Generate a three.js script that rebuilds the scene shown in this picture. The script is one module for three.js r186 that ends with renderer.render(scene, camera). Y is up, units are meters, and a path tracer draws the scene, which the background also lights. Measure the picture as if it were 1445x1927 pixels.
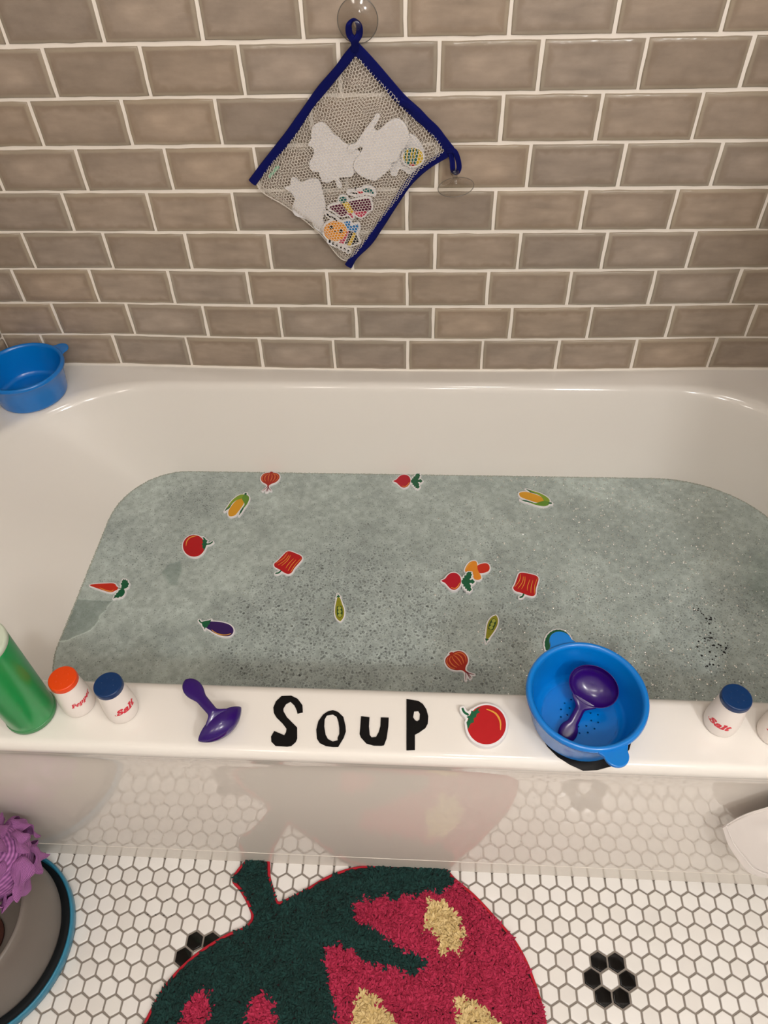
import * as THREE from 'three';
import { mergeGeometries, mergeVertices, toCreasedNormals } from 'three/addons/utils/BufferGeometryUtils.js';
import { RoundedBoxGeometry } from 'three/addons/geometries/RoundedBoxGeometry.js';
import { RectAreaLightUniformsLib } from 'three/addons/lights/RectAreaLightUniformsLib.js';

// ---------------------------------------------------------------- camera, light, exposure
const scene = new THREE.Scene();
scene.background = new THREE.Color(0x000000);
const camera = new THREE.PerspectiveCamera(2 * Math.atan(963.5 / 1380) * 180 / Math.PI, 1445 / 1927, 0.02, 20);
camera.position.set(0.0425, 1.4623, 1.2841);
camera.rotation.set(-0.8317, 0.0832, -0.0436, 'YXZ');
scene.add(camera);
const renderer = new THREE.WebGLRenderer({ antialias: true });
renderer.toneMapping = THREE.LinearToneMapping;
renderer.toneMappingExposure = 0.455;
renderer.shadowMap.enabled = true;
RectAreaLightUniformsLib.init();
// warm bulbs of the vanity bar on the wall behind the photographer: x, y, z, power
const BULBS = [[-0.55, 2.02, 2.02, 1.5, [1.0, 0.91, 0.82]], [0.15, 2.02, 2.02, 2.9, [1.0, 0.965, 0.93]], [0.85, 2.02, 2.02, 6.6, [1.0, 0.995, 0.99]]];
const CEILING_POWER = 52.0;      // round ceiling panel over the middle of the room
const CEILING_COLOR = [1.0, 0.965, 0.935];

// ---------------------------------------------------------------- helpers
function rng(seed) {
  let s = seed >>> 0;
  return () => { s = (s + 0x6d2b79f5) | 0; let t = Math.imul(s ^ (s >>> 15), 1 | s); t = (t + Math.imul(t ^ (t >>> 7), 61 | t)) ^ t; return ((t ^ (t >>> 14)) >>> 0) / 4294967296; };
}
const lerp = (a, b, t) => a + (b - a) * t, clamp = (x, a = 0, b = 1) => Math.min(b, Math.max(a, x));
const smooth = (a, b, x) => { const t = clamp((x - a) / (b - a)); return t * t * (3 - 2 * t); };
function hash(x, y, s) { let h = Math.imul(x | 0, 374761393) + Math.imul(y | 0, 668265263) + Math.imul(s | 0, 1442695041); h = Math.imul(h ^ (h >>> 13), 1274126177); return ((h ^ (h >>> 16)) >>> 0) / 4294967296; }
function vnoise(x, y, s = 0) {
  const ix = Math.floor(x), iy = Math.floor(y), fx = x - ix, fy = y - iy, u = fx * fx * (3 - 2 * fx), v = fy * fy * (3 - 2 * fy);
  return lerp(lerp(hash(ix, iy, s), hash(ix + 1, iy, s), u), lerp(hash(ix, iy + 1, s), hash(ix + 1, iy + 1, s), u), v);
}
function fbm(x, y, s = 0, n = 4) { let a = 0.5, t = 0, w = 0; for (let i = 0; i < n; i++) { t += a * vnoise(x, y, s + i * 17); w += a; a *= 0.5; x *= 2.03; y *= 2.03; } return t / w; }

const used = new Map();
function numbered(name) { const n = used.get(name) ?? 0; used.set(name, n + 1); return n ? `${name}_${String(n).padStart(3, '0')}` : name; }
function tag(o, label, category, group) { o.userData.label = label; o.userData.category = category; if (group) o.userData.group = group; return o; }
function thing(name, label, category, at = [0, 0, 0], turn = 0, group) {
  const o = new THREE.Group(); o.name = numbered(name); o.position.set(...at); o.rotation.y = turn; scene.add(o); return tag(o, label, category, group);
}
const partNames = new WeakMap();
function partName(parent, name) {
  if (!partNames.has(parent)) partNames.set(parent, new Map());
  const m = partNames.get(parent), n = m.get(name) ?? 0; m.set(name, n + 1); return n ? `${name}_${String(n).padStart(3, '0')}` : name;
}
function mesh(name, geo, mat, parent, label) {
  const o = new THREE.Mesh(geo, mat); o.castShadow = o.receiveShadow = true;
  if (parent && parent !== scene) { o.name = partName(parent, name); parent.add(o); } else { o.name = numbered(name); scene.add(o); }
  if (label) o.userData.label = label;
  return o;
}
function structure(name, geo, mat) { const o = mesh(name, geo, mat, scene); o.userData.kind = 'structure'; return o; }
const bare = (g) => { const h = g.index ? g.toNonIndexed() : g; for (const k of Object.keys(h.attributes)) if (!['position', 'normal', 'uv'].includes(k)) h.deleteAttribute(k); if (!h.attributes.uv) h.setAttribute('uv', new THREE.BufferAttribute(new Float32Array(h.attributes.position.count * 2), 2)); return h; };
const merge = (list) => mergeGeometries(list.map(bare));
const std = (color, roughness = 0.5, more = {}) => new THREE.MeshPhysicalMaterial({ color, roughness, ...more });
const box = (x0, x1, y0, y1, z0, z1) => new THREE.BoxGeometry(x1 - x0, y1 - y0, z1 - z0).translate((x0 + x1) / 2, (y0 + y1) / 2, (z0 + z1) / 2);
const lathe = (pts, n = 48) => new THREE.LatheGeometry(pts.map(([r, y]) => new THREE.Vector2(Math.max(r, 1e-5), y)), n);
// a grid of points joined into a smooth surface
function surface(fn, nu, nv, closeU = false) {
  const pos = [], uv = [], idx = [];
  for (let j = 0; j <= nv; j++) for (let i = 0; i <= nu; i++) { pos.push(...fn(i / nu, j / nv)); uv.push(i / nu, j / nv); }
  for (let j = 0; j < nv; j++) for (let i = 0; i < nu; i++) { const a = j * (nu + 1) + i, b = a + 1, c = a + nu + 1, d = c + 1; idx.push(a, b, d, a, d, c); }
  const g = new THREE.BufferGeometry(); g.setAttribute('position', new THREE.Float32BufferAttribute(pos, 3)); g.setAttribute('uv', new THREE.Float32BufferAttribute(uv, 2)); g.setIndex(idx); g.computeVertexNormals();
  if (closeU) { const n = g.attributes.normal; for (let j = 0; j <= nv; j++) { const a = j * (nu + 1), b = a + nu; const v = new THREE.Vector3(n.getX(a) + n.getX(b), n.getY(a) + n.getY(b), n.getZ(a) + n.getZ(b)).normalize(); n.setXYZ(a, v.x, v.y, v.z); n.setXYZ(b, v.x, v.y, v.z); } }
  return g;
}
// two-sided sheet with thickness: fn gives the middle surface
function sheet(fn, nu, nv, thick) {
  const g = surface(fn, nu, nv), p = g.attributes.position, n = g.attributes.normal, idx = g.index.array, N = p.count, pos = [], uvs = [], ind = [];
  for (const s of [0.5, -0.5]) for (let i = 0; i < N; i++) { pos.push(p.getX(i) + n.getX(i) * thick * s, p.getY(i) + n.getY(i) * thick * s, p.getZ(i) + n.getZ(i) * thick * s); uvs.push(g.attributes.uv.getX(i), g.attributes.uv.getY(i)); }
  for (let k = 0; k < idx.length; k += 3) { ind.push(idx[k], idx[k + 1], idx[k + 2]); ind.push(N + idx[k], N + idx[k + 2], N + idx[k + 1]); }
  const rim = []; for (let i = 0; i < nu; i++) rim.push(i); for (let j = 0; j < nv; j++) rim.push(j * (nu + 1) + nu); for (let i = nu; i > 0; i--) rim.push(nv * (nu + 1) + i); for (let j = nv; j > 0; j--) rim.push(j * (nu + 1));
  for (let k = 0; k < rim.length; k++) { const a = rim[k], b = rim[(k + 1) % rim.length]; ind.push(a, N + b, b, a, N + a, N + b); }
  const o = new THREE.BufferGeometry(); o.setAttribute('position', new THREE.Float32BufferAttribute(pos, 3)); o.setAttribute('uv', new THREE.Float32BufferAttribute(uvs, 2)); o.setIndex(ind); o.computeVertexNormals(); return o;
}
// sweep of an oval section along a curve: width(t), height(t) are half sizes; up hints the height direction
function sweep(points, width, height, up, n = 28, m = 14) {
  const c = new THREE.CatmullRomCurve3(points.map((p) => new THREE.Vector3(...p))), U = new THREE.Vector3(...up);
  const body = surface((u, v) => {
    const p = c.getPoint(v), t = c.getTangent(v), s = new THREE.Vector3().crossVectors(t, U).normalize(), h = new THREE.Vector3().crossVectors(s, t).normalize(), a = u * Math.PI * 2;
    return p.addScaledVector(s, Math.cos(a) * width(v)).addScaledVector(h, Math.sin(a) * height(v)).toArray();
  }, m, n, true);
  return body;
}
const tube = (points, r, n = 24, m = 8, closed = false) => new THREE.TubeGeometry(new THREE.CatmullRomCurve3(points.map((p) => new THREE.Vector3(...p)), closed), n, r, m, closed);
// colour textures
function dataTexture(w, h, fn, srgb = true) {
  const d = new Uint8Array(w * h * 4), c = [0, 0, 0, 255];
  for (let y = 0; y < h; y++) for (let x = 0; x < w; x++) { c[3] = 255; fn(x, y, c); const o = (y * w + x) * 4; for (let k = 0; k < 4; k++) d[o + k] = clamp(c[k], 0, 255); }
  const t = new THREE.DataTexture(d, w, h); t.magFilter = THREE.LinearFilter; t.minFilter = THREE.LinearMipmapLinearFilter; t.generateMipmaps = true; t.wrapS = t.wrapT = THREE.RepeatWrapping; if (srgb) t.colorSpace = THREE.SRGBColorSpace; t.needsUpdate = true; return t;
}
// outlines -----------------------------------------------------------------
const pairs = (a, sx = 1e-4, sy = -1e-4) => { const r = []; for (let i = 0; i < a.length; i += 2) r.push(new THREE.Vector2(a[i] * sx, a[i + 1] * sy)); return r; };
const rounded = (pts, n) => { const c = new THREE.CatmullRomCurve3(pts.map((p) => new THREE.Vector3(p.x, p.y, 0)), true, 'centripetal'); return c.getPoints(n ?? pts.length * 3).slice(0, -1).map((p) => new THREE.Vector2(p.x, p.y)); };
function inside(poly, x, y) { let r = false; for (let i = 0, j = poly.length - 1; i < poly.length; j = i++) { const a = poly[i], b = poly[j]; if ((a.y > y) !== (b.y > y) && x < ((b.x - a.x) * (y - a.y)) / (b.y - a.y) + a.x) r = !r; } return r; }
function gap(poly, x, y) { let d = 1e9; for (let i = 0, j = poly.length - 1; i < poly.length; j = i++) { const a = poly[j], b = poly[i], ex = b.x - a.x, ey = b.y - a.y, l = ex * ex + ey * ey || 1e-12, t = clamp(((x - a.x) * ex + (y - a.y) * ey) / l), dx = x - a.x - t * ex, dy = y - a.y - t * ey; d = Math.min(d, dx * dx + dy * dy); } return Math.sqrt(d); }
// outline a given distance outside a set of closed outlines (marching squares)
function grown(polys, dist, step = 0.0009) {
  const b = new THREE.Box2(); for (const p of polys) for (const q of p) b.expandByPoint(q);
  const m = dist + 3 * step, x0 = b.min.x - m, y0 = b.min.y - m, nx = Math.ceil((b.max.x + m - x0) / step) + 1, ny = Math.ceil((b.max.y + m - y0) / step) + 1, f = new Float32Array(nx * ny);
  for (let j = 0; j < ny; j++) for (let i = 0; i < nx; i++) { const x = x0 + i * step, y = y0 + j * step; let d = 1e9; for (const p of polys) { d = Math.min(d, inside(p, x, y) ? -1e-6 : gap(p, x, y)); if (d < 0) break; } f[j * nx + i] = d - dist; }
  const next = new Map(), pt = new Map();
  const cut = (i, j, k, l) => { const key = (j * nx + i) * 2 + (l !== j ? 1 : 0), a = f[j * nx + i], c = f[l * nx + k], t = a / (a - c); pt.set(key, new THREE.Vector2(x0 + (i + (k - i) * t) * step, y0 + (j + (l - j) * t) * step)); return key; };
  for (let j = 0; j < ny - 1; j++) for (let i = 0; i < nx - 1; i++) {
    const s = [f[j * nx + i] < 0, f[j * nx + i + 1] < 0, f[(j + 1) * nx + i + 1] < 0, f[(j + 1) * nx + i] < 0];
    const e = [() => cut(i, j, i + 1, j), () => cut(i + 1, j, i + 1, j + 1), () => cut(i, j + 1, i + 1, j + 1), () => cut(i, j, i, j + 1)];
    const out = []; for (let k = 0; k < 4; k++) if (s[k] !== s[(k + 1) % 4]) out.push([k, s[k]]);
    if (out.length === 2) { const [a, c] = out; if (a[1]) next.set(e[c[0]](), e[a[0]]()); else next.set(e[a[0]](), e[c[0]]()); }
    else if (out.length === 4) for (let k = 0; k < 4; k++) if (s[(k + 1) % 4] && !s[k]) next.set(e[k](), e[(k + 1) % 4]());
  }
  let best = []; const seen = new Set();
  for (const start of next.keys()) { if (seen.has(start)) continue; const loop = []; let k = start; while (k !== undefined && !seen.has(k)) { seen.add(k); loop.push(pt.get(k)); k = next.get(k); } if (loop.length > best.length) best = loop; }
  let r = best.filter((_, i) => i % 2 === 0);
  r = r.map((p, i) => { const a = r[(i + r.length - 1) % r.length], c = r[(i + 1) % r.length]; return new THREE.Vector2((a.x + 2 * p.x + c.x) / 4, (a.y + 2 * p.y + c.y) / 4); });
  return r;
}
const plate = (outline, depth, bevel = 0, holes = []) => {
  const s = new THREE.Shape(outline); for (const h of holes) s.holes.push(new THREE.Path(h));
  return new THREE.ExtrudeGeometry(s, { depth: depth - 2 * bevel, bevelEnabled: bevel > 0, bevelThickness: bevel, bevelSize: bevel, bevelOffset: -bevel, bevelSegments: 3, curveSegments: 4 }).translate(0, 0, bevel);
};

// ---------------------------------------------------------------- traced outlines
// outlines in tenths of a millimetre, each about its own middle (x right, then z towards the room)
const PRINTS = {
 tomato: [
  ['printed_fruit', 'red', 1, [162,-2,169,96,148,182,102,247,35,282,-44,284,-125,253,-201,192,-261,107,-298,10,-308,-89,-288,-178,-242,-245,-174,-282,-93,-284,-9,-251,67,-187,126,-101]],
  ['printed_leaf', 'green', 0, [54,-247,112,-210,147,-160,184,-148,172,-91,203,-41,184,-16,180,57,167,135,149,73,108,43,117,-4,79,-44,103,-89,68,-139,96,-168]],
  ['printed_stem', 'green', 0, [175,-34,197,-34,227,-36,256,-45,279,-66,297,-91,308,-110,291,-130,277,-115,258,-94,239,-77,216,-69,188,-64,168,-60]],
  ['printed_highlight', 'gold', 0, [-230,11,-233,-21,-237,-65,-236,-107,-227,-143,-212,-178,-189,-208,-149,-232,-99,-251,-64,-266,-67,-274,-106,-266,-158,-252,-202,-229,-229,-197,-246,-158,-255,-116,-254,-69,-245,-22,-237,11]],
 ],
 carrot: [
  ['printed_root', 'redorange', 1, [-391,-69,-283,-101,-97,-118,42,-128,106,-112,154,-56,197,-23,192,23,156,52,104,88,37,84,-94,43,-227,-2]],
  ['printed_highlight', 'gold', 0, [-171,-9,-140,8,-94,31,-47,50,-2,64,45,75,82,78,105,67,117,48,122,33,116,28,107,39,95,53,76,60,42,56,-3,45,-48,33,-93,16,-139,-3,-171,-15]],
  ['printed_stem', 'green', 0, [192,-9,213,-6,243,-2,269,2,290,8,308,14,321,18,321,3,308,-3,289,-11,267,-18,239,-22,209,-24,188,-25]],
  ['printed_leaf', 'green', 0, [258,-25,251,-82,215,-121,237,-145,217,-196,239,-203,233,-238,266,-215,282,-233,305,-205,340,-200,345,-165,391,-120,376,-91,391,-57,359,-19,318,2]],
  ['printed_leaf', 'green', 0, [270,-2,333,19,365,80,360,143,328,194,285,190,272,224,230,208,178,238,190,187,176,171,209,141,196,114,227,90,227,50]],
 ],
 eggplant: [
  ['printed_fruit', 'purple', 1, [-155,-128,-89,-135,47,-129,188,-99,287,-50,352,34,353,116,307,169,222,182,118,162,8,115,-94,53,-185,-9]],
  ['printed_highlight', 'gold', 0, [-63,50,-41,70,-8,97,28,122,67,140,109,154,150,164,190,167,229,165,262,159,290,147,312,132,326,121,322,114,306,122,283,133,256,142,224,146,187,147,149,144,110,135,70,122,32,106,-3,85,-37,61,-60,44]],
  ['printed_leaf', 'green', 0, [-271,-124,-214,-142,-149,-155,-115,-182,-119,-129,-132,-102,-116,-71,-148,-55,-147,-8,-178,-7,-193,49,-213,0,-244,-20,-269,-72]],
  ['printed_stem', 'green', 0, [-252,-100,-267,-108,-288,-119,-304,-130,-315,-142,-326,-158,-334,-170,-353,-159,-346,-145,-334,-126,-317,-106,-295,-92,-272,-82,-256,-76]],
 ],
 corn: [
  ['printed_kernels', 'amber', 1, [-334,-116,-284,-153,-180,-163,-53,-122,71,-60,143,-1,175,95,117,131,26,148,-98,101,-222,43,-315,-15]],
  ['printed_inner_leaf', 'green', 0, [-186,-251,-72,-209,56,-132,23,-110,-90,-147]],
  ['printed_inner_leaf', 'green', 0, [-327,71,-200,89,-88,136,-27,170,-128,158,-240,119]],
  ['printed_leaf', 'leaf', 1, [-111,-208,3,-175,127,-116,235,-28,291,56,283,135,227,136,175,95,131,-19,48,-96,-50,-159]],
  ['printed_leaf', 'leaf2', 1, [-127,144,-1,166,79,132,172,95,274,128,280,174,223,235,145,251,19,225,-79,182]],
  ['printed_stem', 'green', 0, [268,135,334,141,332,183,268,184]],
 ],
 mushroom: [
  ['printed_stalk', 'redorange', 1, [2,-111,73,-161,182,-183,233,-141,243,-50,209,17,124,58,41,67,-2,2]],
  ['printed_cap', 'orange', 1, [-243,18,-217,-83,-154,-186,-85,-231,-21,-226,3,-150,4,-29,30,46,64,135,67,194,23,231,-47,227,-81,183,-90,94,-149,66,-220,53]],
  ['printed_highlight', 'gold', 0, [-218,-12,-205,-38,-190,-76,-173,-110,-148,-139,-119,-167,-99,-190,-103,-197,-127,-182,-159,-157,-187,-125,-206,-86,-218,-44,-224,-15]],
 ],
 radish: [
  ['printed_root', 'crimson', 1, [-324,-8,-253,-58,-194,-148,-122,-201,-39,-198,26,-140,55,-52,46,51,3,140,-56,190,-126,187,-189,125,-254,39]],
  ['printed_highlight', 'gold', 0, [-138,147,-117,157,-86,169,-54,171,-29,154,-7,128,10,101,21,75,28,50,31,32,25,30,18,46,9,68,-3,91,-19,114,-38,138,-57,152,-83,153,-114,145,-137,140]],
  ['printed_leaf', 'green', 0, [62,-23,91,-47,87,-82,120,-89,121,-143,159,-150,165,-197,199,-234,265,-230,255,-194,278,-162,253,-140,257,-99,218,-57,241,-40,279,-64,324,-1,281,47,244,25,215,37,247,95,236,130,258,181,210,234,197,206,164,213,165,167,128,162,134,115,97,117,102,64,70,42]],
 ],
 pepper: [
  ['printed_fruit', 'red', 1, [-252,66,-217,-2,-159,-165,-110,-285,-55,-308,73,-284,211,-241,252,-177,223,-58,177,88,160,203,110,253,20,236,-103,182,-220,137]],
  ['printed_stem', 'green', 0, [-70,192,-79,211,-90,236,-100,253,-114,261,-134,269,-149,275,-146,308,-130,305,-106,298,-81,282,-63,254,-52,224,-46,204]],
  ['printed_highlight', 'gold', 0, [-90,-271,-97,-228,-107,-168,-124,-110,-156,-53,-196,5,-224,46,-221,49,-190,11,-148,-45,-114,-104,-96,-166,-89,-228,-86,-271]],
  ['printed_highlight', 'gold', 0, [-40,-213,-47,-178,-55,-128,-70,-76,-101,-19,-140,41,-167,85,-164,88,-133,47,-93,-12,-60,-71,-44,-126,-38,-177,-36,-213]],
  ['printed_highlight', 'gold', 0, [-5,-214,-11,-173,-18,-115,-30,-59,-52,-5,-79,50,-98,89,-94,91,-72,55,-43,1,-19,-55,-7,-114,-2,-173,-1,-214]],
  ['printed_highlight', 'gold', 0, [83,-143,66,-105,44,-49,26,4,16,52,12,96,10,127,14,127,20,97,27,53,37,7,54,-45,74,-101,87,-142]],
  ['printed_highlight', 'gold', 0, [141,-130,125,-88,104,-28,88,32,80,89,76,144,75,183,79,183,84,144,91,89,100,33,115,-25,133,-85,144,-129]],
  ['printed_highlight', 'gold', 0, [232,-183,211,-137,183,-69,161,0,148,73,141,147,138,198,142,198,150,147,159,74,172,3,193,-65,218,-133,235,-181]],
 ],
 pea_pod: [
  ['printed_pod', 'olive', 1, [98,-302,116,-272,130,-217,127,-153,108,-75,76,-6,38,62,-3,126,-59,208,-82,226,-109,201,-105,134,-91,44,-78,-60,-55,-138,-17,-213,39,-275,75,-294]],
  ['printed_pod_opening', 'dark', 1, [42,-228,93,-202,99,-170,84,-106,54,-33,17,32,-9,15,-54,11,-52,-38,-29,-121,0,-181]],
  ['printed_pea', 'peagreen', 1, [88,-177,85,-164,78,-152,68,-143,56,-138,44,-137,32,-142,23,-150,17,-161,15,-175,18,-188,25,-200,35,-209,47,-214,60,-215,72,-210,81,-202,87,-190]],
  ['printed_pea', 'peagreen', 1, [59,-101,57,-88,50,-77,40,-68,28,-63,15,-63,4,-67,-6,-75,-11,-86,-13,-98,-10,-111,-3,-123,7,-131,19,-136,31,-137,43,-133,52,-125,58,-113]],
  ['printed_pea', 'peagreen', 1, [31,-27,28,-15,22,-4,12,5,0,9,-13,10,-24,6,-34,-2,-39,-13,-41,-25,-38,-38,-32,-49,-22,-57,-10,-62,3,-62,15,-58,24,-50,30,-40]],
  ['printed_pea', 'olive2', 1, [5,46,2,57,-4,67,-14,75,-25,80,-37,80,-48,76,-56,69,-62,59,-63,48,-61,36,-54,26,-45,18,-34,14,-22,13,-11,17,-2,24,3,34]],
  ['printed_pea', 'olive2', 1, [-25,114,-27,123,-31,131,-38,137,-46,141,-55,141,-63,138,-69,132,-73,124,-74,115,-72,106,-67,98,-60,91,-52,88,-44,88,-36,91,-30,96,-26,104]],
  ['printed_leaf', 'green', 0, [-130,206,-116,218,-97,209,-82,226,-51,230,-88,259,-101,258,-104,302,-114,302,-114,262]],
 ],
 onion: [
  ['printed_bulb', 'onionred', 1, [-122,-250,-79,-279,-16,-296,47,-286,99,-248,135,-189,149,-117,139,-51,112,4,100,51,102,93,122,118,111,139,91,134,65,106,19,93,-64,98,-142,80,-204,38,-240,-20,-255,-79,-239,-146,-202,-190,-165,-221]],
  ['printed_bulb_tip', 'onionred', 0, [-186,-233,-164,-264,-148,-262,-132,-277,-117,-260,-90,-248,-154,-210]],
  ['printed_highlight', 'onionline', 0, [-205,-155,-215,-137,-228,-109,-235,-81,-234,-54,-227,-28,-215,-4,-196,21,-173,44,-149,61,-124,67,-101,66,-84,64,-84,58,-100,56,-122,54,-144,47,-164,31,-185,8,-202,-15,-213,-36,-220,-58,-222,-80,-217,-105,-207,-132,-200,-152]],
  ['printed_highlight', 'onionline', 0, [-152,-187,-163,-171,-177,-146,-185,-119,-183,-92,-175,-66,-162,-42,-147,-19,-128,1,-108,17,-86,29,-64,37,-49,42,-46,36,-61,28,-81,18,-101,5,-118,-12,-135,-32,-149,-52,-161,-74,-169,-97,-172,-118,-167,-141,-155,-166,-147,-184]],
  ['printed_highlight', 'onionline', 0, [-141,-185,-138,-167,-130,-141,-119,-116,-104,-91,-86,-67,-67,-44,-46,-22,-23,-3,-7,10,-4,5,-17,-11,-37,-33,-56,-56,-74,-79,-92,-102,-107,-125,-119,-148,-128,-171,-136,-187]],
  ['printed_highlight', 'onionline', 0, [-114,-208,-98,-195,-75,-177,-54,-158,-39,-139,-24,-118,-10,-95,6,-67,22,-37,34,-16,39,-19,31,-42,17,-74,3,-105,-11,-129,-27,-151,-45,-171,-68,-189,-93,-204,-111,-214]],
  ['printed_highlight', 'onionline', 0, [-101,-226,-82,-226,-55,-225,-30,-219,-9,-203,12,-182,28,-161,39,-143,46,-125,53,-105,60,-82,66,-58,71,-42,76,-43,75,-61,71,-86,66,-111,60,-132,53,-152,41,-173,23,-196,0,-217,-25,-233,-53,-238,-82,-236,-101,-233]],
  ['printed_highlight', 'onionline', 0, [-90,-230,-67,-238,-35,-249,-6,-255,17,-253,39,-245,58,-233,75,-217,91,-197,102,-173,107,-140,109,-101,111,-74,116,-74,118,-102,119,-142,115,-178,103,-207,86,-230,67,-249,45,-262,21,-270,-6,-271,-37,-262,-69,-247,-92,-236]],
  ['printed_roots', 'onionroot', 0, [104,116,101,135,98,162,96,192,96,229,98,269,100,296,105,296,106,268,107,228,108,192,109,162,109,135,109,116]],
  ['printed_roots', 'onionroot', 0, [104,124,112,139,123,159,136,183,150,212,166,244,178,266,182,263,174,239,160,206,146,176,132,152,119,133,108,120]],
  ['printed_roots', 'onionroot', 0, [110,118,120,134,136,155,152,177,167,201,182,226,194,243,198,240,190,220,176,194,161,169,145,147,127,127,114,114]],
  ['printed_roots', 'onionroot', 0, [110,118,122,131,142,147,165,161,196,170,230,175,254,178,255,173,232,166,199,158,170,149,147,137,128,123,113,114]],
 ],
 rim_tomato: [
  ['printed_fruit', 'red', 1, [302,-4,289,70,258,140,213,200,157,247,92,277,25,289,-43,282,-105,256,-157,214,-197,157,-222,89,-229,15,-218,-60,-190,-132,-145,-195,-88,-244,-21,-276,49,-289,119,-281,182,-253,236,-208,275,-149,297,-79]],
  ['printed_leaf', 'green', 0, [-28,-259,-74,-209,-43,-178,-93,-150,-102,-102,-137,-85,-134,-22,-178,-7,-196,32,-219,85,-238,-18,-205,-72,-234,-102,-179,-131,-165,-198,-129,-186,-91,-227]],
  ['printed_stem', 'green', 0, [-302,-228,-298,-210,-290,-184,-276,-158,-253,-139,-228,-125,-210,-117,-197,-143,-213,-154,-235,-168,-252,-182,-262,-200,-270,-222,-277,-239]],
  ['printed_highlight', 'gold', 0, [42,-222,74,-207,119,-187,156,-162,181,-131,201,-92,214,-53,219,-6,218,43,219,79,227,79,233,43,239,-8,237,-60,223,-105,201,-147,171,-182,128,-207,80,-223,46,-231]],
 ],
 leafy: [
  ['printed_leaf', 'green', 0, [240,-3,241,36,223,73,216,113,191,143,175,181,146,204,124,238,91,252,64,278,31,282,0,300,-31,294,-64,302,-92,286,-124,284,-146,259,-176,248,-191,215,-216,194,-223,157,-241,128,-240,88,-251,52,-241,12,-243,-27,-225,-64,-219,-105,-194,-137,-180,-176,-150,-200,-127,-235,-94,-249,-66,-277,-33,-281,0,-300,32,-293,65,-302,94,-285,127,-283,149,-257,179,-244,194,-211,219,-188,225,-150,243,-120,241,-79,251,-43]],
 ],
};
const LETTERS = {
 S: { at: [-1465,8165], rings: [[-215,-189,-192,-286,-123,-372,17,-382,112,-338,148,-298,196,-239,215,-131,142,-109,123,-160,80,-235,17,-288,-41,-250,-69,-180,-63,-140,0,-48,71,16,165,100,186,260,173,312,120,370,66,382,-98,378,-164,320,-180,248,-148,164,1,221,19,176,19,124,-49,47,-150,-42,-195,-108]] },
 O: { at: [-823,8258], rings: [[-5,-271,72,-247,154,-174,196,-38,207,40,186,131,161,183,121,268,48,271,-50,260,-139,220,-183,158,-207,29,-192,-98,-136,-199,-78,-247], [-85,-193,1,-212,59,-179,90,-108,114,-9,123,82,104,142,112,177,41,200,-31,165,-71,102,-105,-27,-109,-133]] },
 U: { at: [-227,8276], rings: [[-195,-212,-75,-200,-74,-68,-54,61,-27,96,33,89,66,18,85,-74,83,-203,195,-205,196,-78,180,104,149,202,113,211,9,212,-94,186,-173,104,-196,54,-194,-64]] },
 P: { at: [364,8157], rings: [[-157,-382,14,-355,78,-311,129,-231,157,-124,151,-18,120,48,36,116,-24,152,-19,373,-134,382], [-45,-198,17,-205,43,-160,37,-67,3,-39,-29,-57,-60,-103]] },
};
const RUG_EDGE = [-4049,11165,-3966,10906,-3854,10643,-3660,10370,-3355,10083,-2930,9808,-2656,9686,-2562,9601,-2540,9479,-2645,9286,-2824,9067,-2997,8895,-2776,8548,-2552,8517,-2418,8533,-2345,8815,-2242,9042,-2115,9253,-1891,9163,-1581,8988,-1321,8823,-1054,8698,-725,8600,-222,8542,338,8544,896,8557,1089,8721,1438,8984,1799,9336,2095,9654,2279,9965,2424,10354,2508,10687,2531,10854];
const RUG_FIELDS = {
 green: [1089,8695,840,8910,349,9006,-31,9073,-466,9117,-708,9177,-724,9326,-632,9467,-436,9578,-109,9729,214,9923,450,10012,710,10090,429,10214,122,10241,-191,10167,-566,10003,-944,9883,-1199,9963,-1178,10167,-1043,10470,-966,10724,-898,11016],
 red1: [-3464,11137,-3388,10963,-3300,10790,-3071,10664,-2979,10902,-3014,11116],
 red2: [-2361,11085,-2364,10873,-2292,10701,-2205,10611,-2038,10689,-1911,10852,-1820,11060],
 cream1: [650,9143,894,9157,1054,9272,1184,9459,1287,9597,1230,9785,1046,9894,865,9870,734,9715,627,9531,519,9417,544,9270],
 cream2: [-591,11002,-583,10790,-523,10589,-319,10609,-109,10768,108,10944],
 cream3: [1048,10924,1087,10649,1263,10548,1484,10652,1755,10866],
};
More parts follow.
